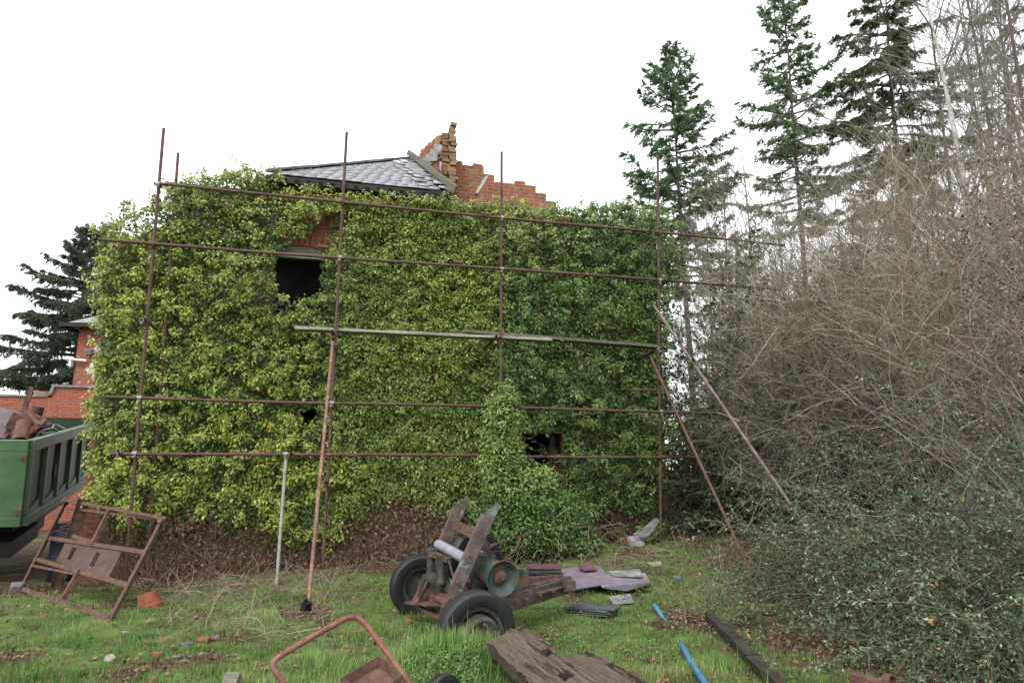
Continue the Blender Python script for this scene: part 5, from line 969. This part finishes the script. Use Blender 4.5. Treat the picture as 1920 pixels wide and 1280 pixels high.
def leafy(base, rx, h, nst, nleaf, size, m, seed, label, name, lean=(-.4, -.3), twm=TWIG_RED, per=26, group=None, bend=1.1, v0=.5, vs0=.22, cat='shrub'):
    rng = np.random.default_rng(seed); root = thing(name, label, cat, (base[0], base[1], float(gz(base[0], base[1]))), 0, group)
    st = rng.normal(size=(nst, 3)) * [rx * .35, rx * .35, 0]; d = np.stack([rng.normal(size=nst) * .75 + lean[0], rng.normal(size=nst) * .75 + lean[1], np.full(nst, .9)], -1); L = h * rng.uniform(.5, 1.5, nst)
    P = grow(rng, st, d, L, 9, .12, bend * rng.uniform(.4, 1.5, nst)); P[:, :, 2] = np.maximum(P[:, :, 2], .04 + .1 * rng.random((nst, 9)))
    n2 = nst * 9; i, f, p, T = branch_pts(rng, P, n2, .1, 1.); P2 = grow(rng, p, off_dirs(rng, T, rng.uniform(.3, 1.1, n2)), rng.uniform(.15, .55, n2), 5, .15, .5); P2[:, :, 2] = np.maximum(P2[:, :, 2], .03)
    A = tubes(P, np.full((nst, 9), .006) * np.linspace(1, .3, 9), 4); A2 = tubes(P2, np.full((n2, 5), .0028) * np.linspace(1, .5, 5), 3); V_, f_ = join([A, A2]); mk('branches', V_, f_, twm, root, {'v': np.clip(rng.normal(.3, .15, len(V_)), 0, 1)})
    n_a = int(nleaf * .3); i0, f, p0, T0 = branch_pts(rng, P, n_a, .4, 1.); PP = P2; i, f, p, T = branch_pts(rng, PP, nleaf - n_a, .0, 1.); i = np.concatenate([i, i0]); p = np.concatenate([p, p0]); T = np.concatenate([T, T0]); dd = off_dirs(rng, T, rng.uniform(.5, 1.2, nleaf)); pos = p + dd * .012
    Vl, fl, k_ = leaves(pos, np.array([0, -.15, .7]) + rng.normal(size=(nleaf, 3)) * .65, dd + [0, 0, .15], rng.uniform(*size, nleaf), 'ovate', rng.uniform(*size, nleaf) * .65)
    bt = rng.random(len(PP))[i]; tone = np.clip(rng.normal(v0, vs0, nleaf) + .25 * (bt - .5), 0, .98); tone = np.where(rng.random(nleaf) < .006, 1, tone); mk('leaves', Vl, fl, m, root, {'v': np.repeat(tone, k_)}); return root
for q_, (bs_, rx, h_, lb_) in enumerate([((4.35, 5.3), .9, 1.6, 'silvery leaved shrub nearest the camera at the bottom right'), ((4.6, 6.4), .9, 1.7, 'silvery leaved shrub behind the nearest one beside the black timber'), ((4.5, 7.7), .85, 1.45, 'silvery leaved shrub at the thicket edge by the raking pole foot'), ((4.9, 7.3), 1.1, 2.2, 'taller silvery leaved shrub in the middle of the low bushes'), ((5.1, 5.9), 1.1, 2.2, 'dark silvery leaved shrub at the right picture edge'), ((4.9, 8.9), 1.0, 2.0, 'silvery leaved shrub farthest back under the bare stems'), ((6.2, 7.6), 1.2, 2.7, 'tall silvery leaved shrub at the right edge under the hawthorn')]):
    leafy(bs_, rx, h_, 100, 20000, (.026, .052), COTO, 200 + q_, lb_, 'silvery_shrub', group='silvery evergreen shrubs')
for q_, (bs_, rx, h_, lb_) in enumerate([((5.2, 13.6), 1.4, 3.2, 'dark evergreen bush deep behind the raking poles'), ((7.4, 14.4), 1.8, 4.2, 'dark evergreen bush in the heart of the thicket'), ((9.6, 13.8), 1.8, 4.2, 'dark evergreen bush behind the hawthorn at the right'), ((6.5, 11.9), 1.2, 2.0, 'low dark evergreen bush among the arching stems'), ((8.8, 10.6), 1.3, 2.2, 'dark evergreen bush at the right behind the silvery shrubs'), ((4.5, 12.8), .6, 1.6, 'dark evergreen bush added to deepen the shadow in the gap beside the brick corner'), ((11.8, 14.5), 2, 5, 'dark evergreen bush at the far right below the birch'), ((5.2, 11.6), .9, 1.4, 'low dark evergreen bush under the long raking pole'), ((3.85, 13.3), .7, 4.9, 'dark evergreen bush filling the gap right behind the building corner'), ((4.35, 15.2), 1.0, 5.2, 'tall dark evergreen bush just right of the upper ivy edge'), ((5.6, 15.8), 1.6, 5.6, 'dark evergreen bush seen under the upper ledger ends'), ((8.2, 17.0), 2.0, 5.5, 'dark evergreen bush far back below the middle conifer'), ((11., 17.5), 2.0, 5.5, 'dark evergreen bush far back below the brownish conifer'), ((14., 17.5), 2.2, 6.0, 'dark evergreen bush far back below the birch')]):  # bush beside the brick corner is added to darken that shadowed gap
    leafy(bs_, rx, h_, 80, 15000, (.05, .12), EVERG, 240 + q_, lb_, 'evergreen_bush', (0, -.05) if h_ >= 4 else (0, -.1), group='dark evergreen bushes', bend=.3 if h_ >= 4 else .7)
# hawthorn with berries, close on the right
hw = bare_shrub((6.3, 6.9), 4.8, 34, 300, 'red berried hawthorn reaching in over the thicket from the right edge', (-.4, .0), .55, TWIG_RED, 14, 'hawthorn', .28, .009, .4)
del hw['group']; rng = np.random.default_rng(301)
bmb = B(); bmesh.ops.create_icosphere(bmb.bm, subdivisions=2, radius=.0085); proto = bmb.done('berry', BERRY, hw, 60)
bpx = [(1790, 480), (1800, 470), (1840, 785), (1848, 792), (1830, 800), (1855, 790), (1872, 858), (1812, 825), (1880, 690), (1760, 770), (1895, 440), (1905, 520), (1730, 395), (1735, 375), (1850, 330), (1820, 310), (1870, 365), (1885, 368), (1878, 352), (1800, 505), (1815, 650), (1790, 655), (1900, 745), (1880, 800), (1835, 720), (1762, 470), (1775, 452), (1905, 610), (1860, 590), (1842, 905)]
bl0 = hw.location.copy(); first = True
for px, py in bpx:
    Yb = random.uniform(5.6, 6.6); cpt = at(px, py, Yb)
    for _ in range(random.choice((2, 3, 3))):
        o = proto if first else proto.copy()
        if not first: COL.objects.link(o)
        first = False; o.parent = hw; o.location = cpt - bl0 + Vector([random.gauss(0, .022) for _ in range(3)])
n = 2600; tg = hw.children; Pp = rng.uniform(0, 1, (n, 3)); pos = np.array([list(at(a, b_, c_)) for a, b_, c_ in zip(rng.uniform(1800, 2000, n), np.clip(rng.normal(520, 130, n), 220, 900), rng.uniform(5.8, 7.4, n))]) - np.array(list(bl0))
Vl, fl, kk = leaves(pos, rng.normal(size=(n, 3)) + [0, -.4, .5], rng.normal(size=(n, 3)), rng.uniform(.02, .045, n), 'ovate'); mk('leaves', Vl, fl, PURPLELEAF, hw, {'v': np.repeat(rng.random(n), kk)})

def conifer(name, base, H, crown0, rad, label, m, seed, nb=70, dens=1., droop=.5, upsw=.35, shape=1., gap=.25, trunk_r=.13, tuft=(.07, .17), dead=0, flat_=.4, hang=.3):
    rng = np.random.default_rng(seed); bz = float(gz(base[0], base[1])); root = thing(name, label, 'tree', (base[0], base[1], bz), 0, 'conifers')
    tk = grow(rng, np.zeros((1, 3)), [[0, 0, 1]], H, 14, .012); A = tubes(tk, (trunk_r * np.linspace(1, .05, 14))[None], 9); mk('trunk', A[0], [A[1]], BARK, root, None, True)
    f = crown0 + (1 - crown0) * (np.arange(nb) + rng.random(nb)) / nb; az = np.arange(nb) * 2.4 + rng.normal(size=nb) * .5; rel = (1 - f) / (1 - crown0); L = rad * (rel ** shape) * rng.uniform(.5, 1.15, nb) * (1 - .35 * S(rel, .8, 1.)) + .1 + .25 * np.minimum(rel * 4, 1); L = np.where(rng.random(nb) < gap, L * .55, L)
    j = f * 13; j0 = np.clip(j.astype(int), 0, 12); st = tk[0, j0] + (tk[0, j0 + 1] - tk[0, j0]) * (j - j0)[:, None]
    d = np.stack([np.cos(az), np.sin(az), .1 + .9 * S(f, .75, 1.) - .25 * (1 - f)], -1); P = grow(rng, st, d, L, 9, .06, droop * (1 - f)); P[:, :, 2] += (upsw * L * .35)[:, None] * np.linspace(0, 1, 9)[None] ** 3
    A1 = tubes(P, (.012 + .018 * L)[:, None] * np.linspace(1, .15, 9)[None], 4); ps = [A1]
    w_ = L / L.sum(); n2 = int(L.sum() * 19 * dens); i = rng.choice(nb, n2, p=w_); t_ = rng.uniform(.12, 1, n2) ** .8 * 8; j = np.clip(t_.astype(int), 0, 7); fr_ = (t_ - j)[:, None]; p = P[i, j] * (1 - fr_) + P[i, j + 1] * fr_; T = nrm(P[i, j + 1] - P[i, j])
    sid = nrm(np.cross(T, [0, 0, 1])) * np.where(rng.random(n2) < .5, -1, 1)[:, None]; L2 = (.16 + .30 * L[i] * (1 - t_ / 9.5)) * rng.uniform(.4, 1.1, n2); L2 = np.minimum(L2, 1.0)
    P2 = grow(rng, p, T * .75 + sid * .8 + [0, 0, .05] + rng.normal(size=(n2, 3)) * [.2, .2, flat_ * .5], L2, 5, .1, hang); A2 = tubes(P2, np.full((n2, 5), .008) * np.linspace(1, .4, 5), 3); ps.append(A2); V_, f_ = join(ps); mk('branches', V_, f_, BARK, root)
    n3 = int(L2.sum() * 85 * dens); i3, f3, p3, T3_ = branch_pts(rng, P2, n3, .0, 1.); dd = T3_ * .9 + rng.normal(size=(n3, 3)) * [.45, .45, .28] + [0, 0, -.2 * hang]
    sz = rng.uniform(*tuft, n3); Vl, fl, kk = leaves(p3, np.array([0, 0, .8]) + rng.normal(size=(n3, 3)) * .6, dd, sz, 'needle', sz * 1.1)
    tone = np.clip(rng.normal(.45, .2, n3) + .3 * (rng.random(n2)[i3] - .5), 0, 1); mk('needles', Vl, fl, m, root, {'v': np.repeat(tone, kk)})
    if dead:
        n = dead; ff = rng.uniform(min(.3, crown0), crown0 + .1, n); a_ = rng.random(n) * 2 * np.pi; stt = np.stack([np.zeros(n), np.zeros(n), ff * H], -1); Pd = grow(rng, stt, np.stack([np.cos(a_), np.sin(a_), -.1 + 0 * a_], -1), rad * rng.uniform(.3, .9, n), 7, .12, .5); Ad = tubes(Pd, np.full((n, 7), .02) * np.linspace(1, .2, 7), 3)
        i, f, p, T = branch_pts(rng, Pd, n * 14, .2, 1); Pe = grow(rng, p, off_dirs(rng, T, .9) + [0, 0, -.2], rng.uniform(.2, .7, n * 14), 4, .15, .3); Ae = tubes(Pe, np.full((n * 14, 4), .006), 3); V_, f_ = join([Ad, Ae]); mk('dead_branches', V_, f_, TWIG_FAR, root, {'v': rng.random(len(V_))})
    return root
def px_at(px, Y, v=.3): return ((px - CX) / F / (math.cos(PITCH) - v * math.sin(PITCH)) * Y, Y)
conifer('conifer_tree', px_at(1277, 22), 16.5, .40, 3.0, 'dark green conifer nearest the ivy wall, leftmost of the right group', CONIF, 401, 120, 1.05, .6, .7, .72, .3, hang=.7)
conifer('conifer_tree', px_at(1482, 23), 20.2, .42, 2.5, 'tall dark green conifer in the middle of the right group', CONIF, 402, 115, 1.0, .5, .75, .72, .3, hang=.6)
conifer('conifer_tree', px_at(1685, 21), 20.5, .42, 2.9, 'sparse brownish conifer with bare trunk between middle conifer and birch', CONIF_DULL, 403, 120, 1.4, .6, .2, .6, .25, .14, (.06, .14), dead=8, hang=.8)
conifer('conifer_tree', px_at(1880, 24), 21, .35, 2.8, 'dull grey green conifer behind the birch at the right edge', CONIF_DULL, 404, 110, .9, .7, .1, .5, .3, .14, (.06, .14), dead=8, hang=.9)
conifer('conifer_tree', px_at(1600, 19), 8.8, .2, 2.3, 'short dark conifer rising just above the thicket', CONIF_DARK, 405, 60, .8, .5, .2, .8, .2, .15, hang=.7)
conifer('conifer_tree', px_at(1350, 20), 7.8, .1, 2.4, 'short ragged conifer behind the ends of the upper ledgers', CONIF_DULL, 406, 60, .8, .6, .2, .7, .3, .15, dead=14, hang=.7)
conifer('conifer_tree', px_at(162, 31, .1), 13.2, .2, 5.4, 'dark drooping conifer behind the red brick house on the left', CONIF_DARK, 407, 160, 1.25, .55, .3, .62, .3, .22, (.09, .19), hang=1.1)

def bare_tree(base, H, seed, label, trunk_r=.12, m=BARK, tm=TWIG_FAR, lean=(0, 0), name='bare_tree', nb=26, crown0=.25, spread=.7, tw=7, ratio=.4, dn=3.):
    rng = np.random.default_rng(seed); root = thing(name, label, 'tree', (base[0], base[1], float(gz(base[0], base[1]))), 0, 'bare trees behind the thicket')
    tk = grow(rng, np.zeros((1, 3)), [[lean[0], lean[1], 1]], H, 14, .014); A = tubes(tk, (trunk_r * np.linspace(1, .12, 14))[None], 8); mk('trunk', A[0], [A[1]], m, root, None, True)
    i, f, p, T = branch_pts(rng, tk, nb, crown0, .98); L = H * ratio * (1.05 - .75 * f) * rng.uniform(.6, 1.2, nb); P = grow(rng, p, off_dirs(rng, T, rng.uniform(.4, spread + .35, nb)), L, 9, .09, -.45); A1 = tubes(P, (trunk_r * .35 * (1.1 - .7 * f))[:, None] * np.linspace(1, .2, 9)[None], 4)
    n2 = nb * tw; i2, f2, p2, T2 = branch_pts(rng, P, n2, .15, 1.); L2 = L[i2] * rng.uniform(.2, .5, n2); P2 = grow(rng, p2, off_dirs(rng, T2, rng.uniform(.3, .9, n2)), L2, 7, .12, -.2); A2 = tubes(P2, np.full((n2, 7), .009) * np.linspace(1, .45, 7), 3)
    n3 = int(n2 * dn); i3, f3, p3, T3_ = branch_pts(rng, P2, n3, .1, 1.); P3 = grow(rng, p3, off_dirs(rng, T3_, rng.uniform(.3, .9, n3)), L2[i3] * rng.uniform(.25, .6, n3), 4, .13, .1); A3 = tubes(P3, np.full((n3, 4), .0045) * np.linspace(1, .7, 4), 3)
    V_, f_ = join([A1, A2, A3]); mk('crown', V_, f_, tm, root, {'v': rng.random(len(V_))}); return root
for q_, (px, Y_, H_, lb_, kw) in enumerate([(1808, 17, 17, 'white barked birch rising above the thicket at the right', dict(m=BIRCH, name='birch_tree', trunk_r=.12, nb=30, dn=5, crown0=.3)), (1400, 20, 11.5, 'thin bare tree between the two dark green conifers', dict(trunk_r=.06, nb=18, dn=1.2, tw=6)), (1350, 19, 9.6, 'spreading bare tree right of the leftmost dark conifer', dict(trunk_r=.07, nb=24, ratio=.42, dn=1.6, tw=6)),
        (1755, 19, 17.5, 'slender bare tree just left of the birch', dict(trunk_r=.08, dn=2, tw=6)), (1870, 16, 16, 'bare tree with upright limbs right of the birch', dict(trunk_r=.085, nb=34, dn=4.5)), (1935, 13, 14, 'bare tree at the right picture edge in front of the birch', dict(trunk_r=.07, nb=34, dn=4.5, lean=(-.05, 0))), (1840, 20, 18, 'grey bare tree filling the gap behind the birch', dict(trunk_r=.08, nb=34, dn=4, crown0=.3)), (1905, 21, 19, 'tall grey bare tree farthest right behind the birch', dict(trunk_r=.08, nb=34, dn=4, crown0=.3)), (1560, 18, 9, 'low bare tree below the middle conifer', dict(trunk_r=.06, nb=24, dn=1.5, tw=6)), (1310, 17, 7.6, 'low twiggy tree behind the top right corner of the ivy', dict(trunk_r=.06, nb=26, ratio=.42, dn=2)), (1660, 16, 8.6, 'brown bare tree behind the tall thicket shrubs', dict(trunk_r=.07, nb=28, ratio=.42, dn=2)), (1445, 16, 7.4, 'twiggy tree behind the tip of the top ledger', dict(trunk_r=.06, nb=28, ratio=.42, dn=2))]):
    bare_tree(px_at(px, Y_), H_, 500 + q_, lb_, **kw)
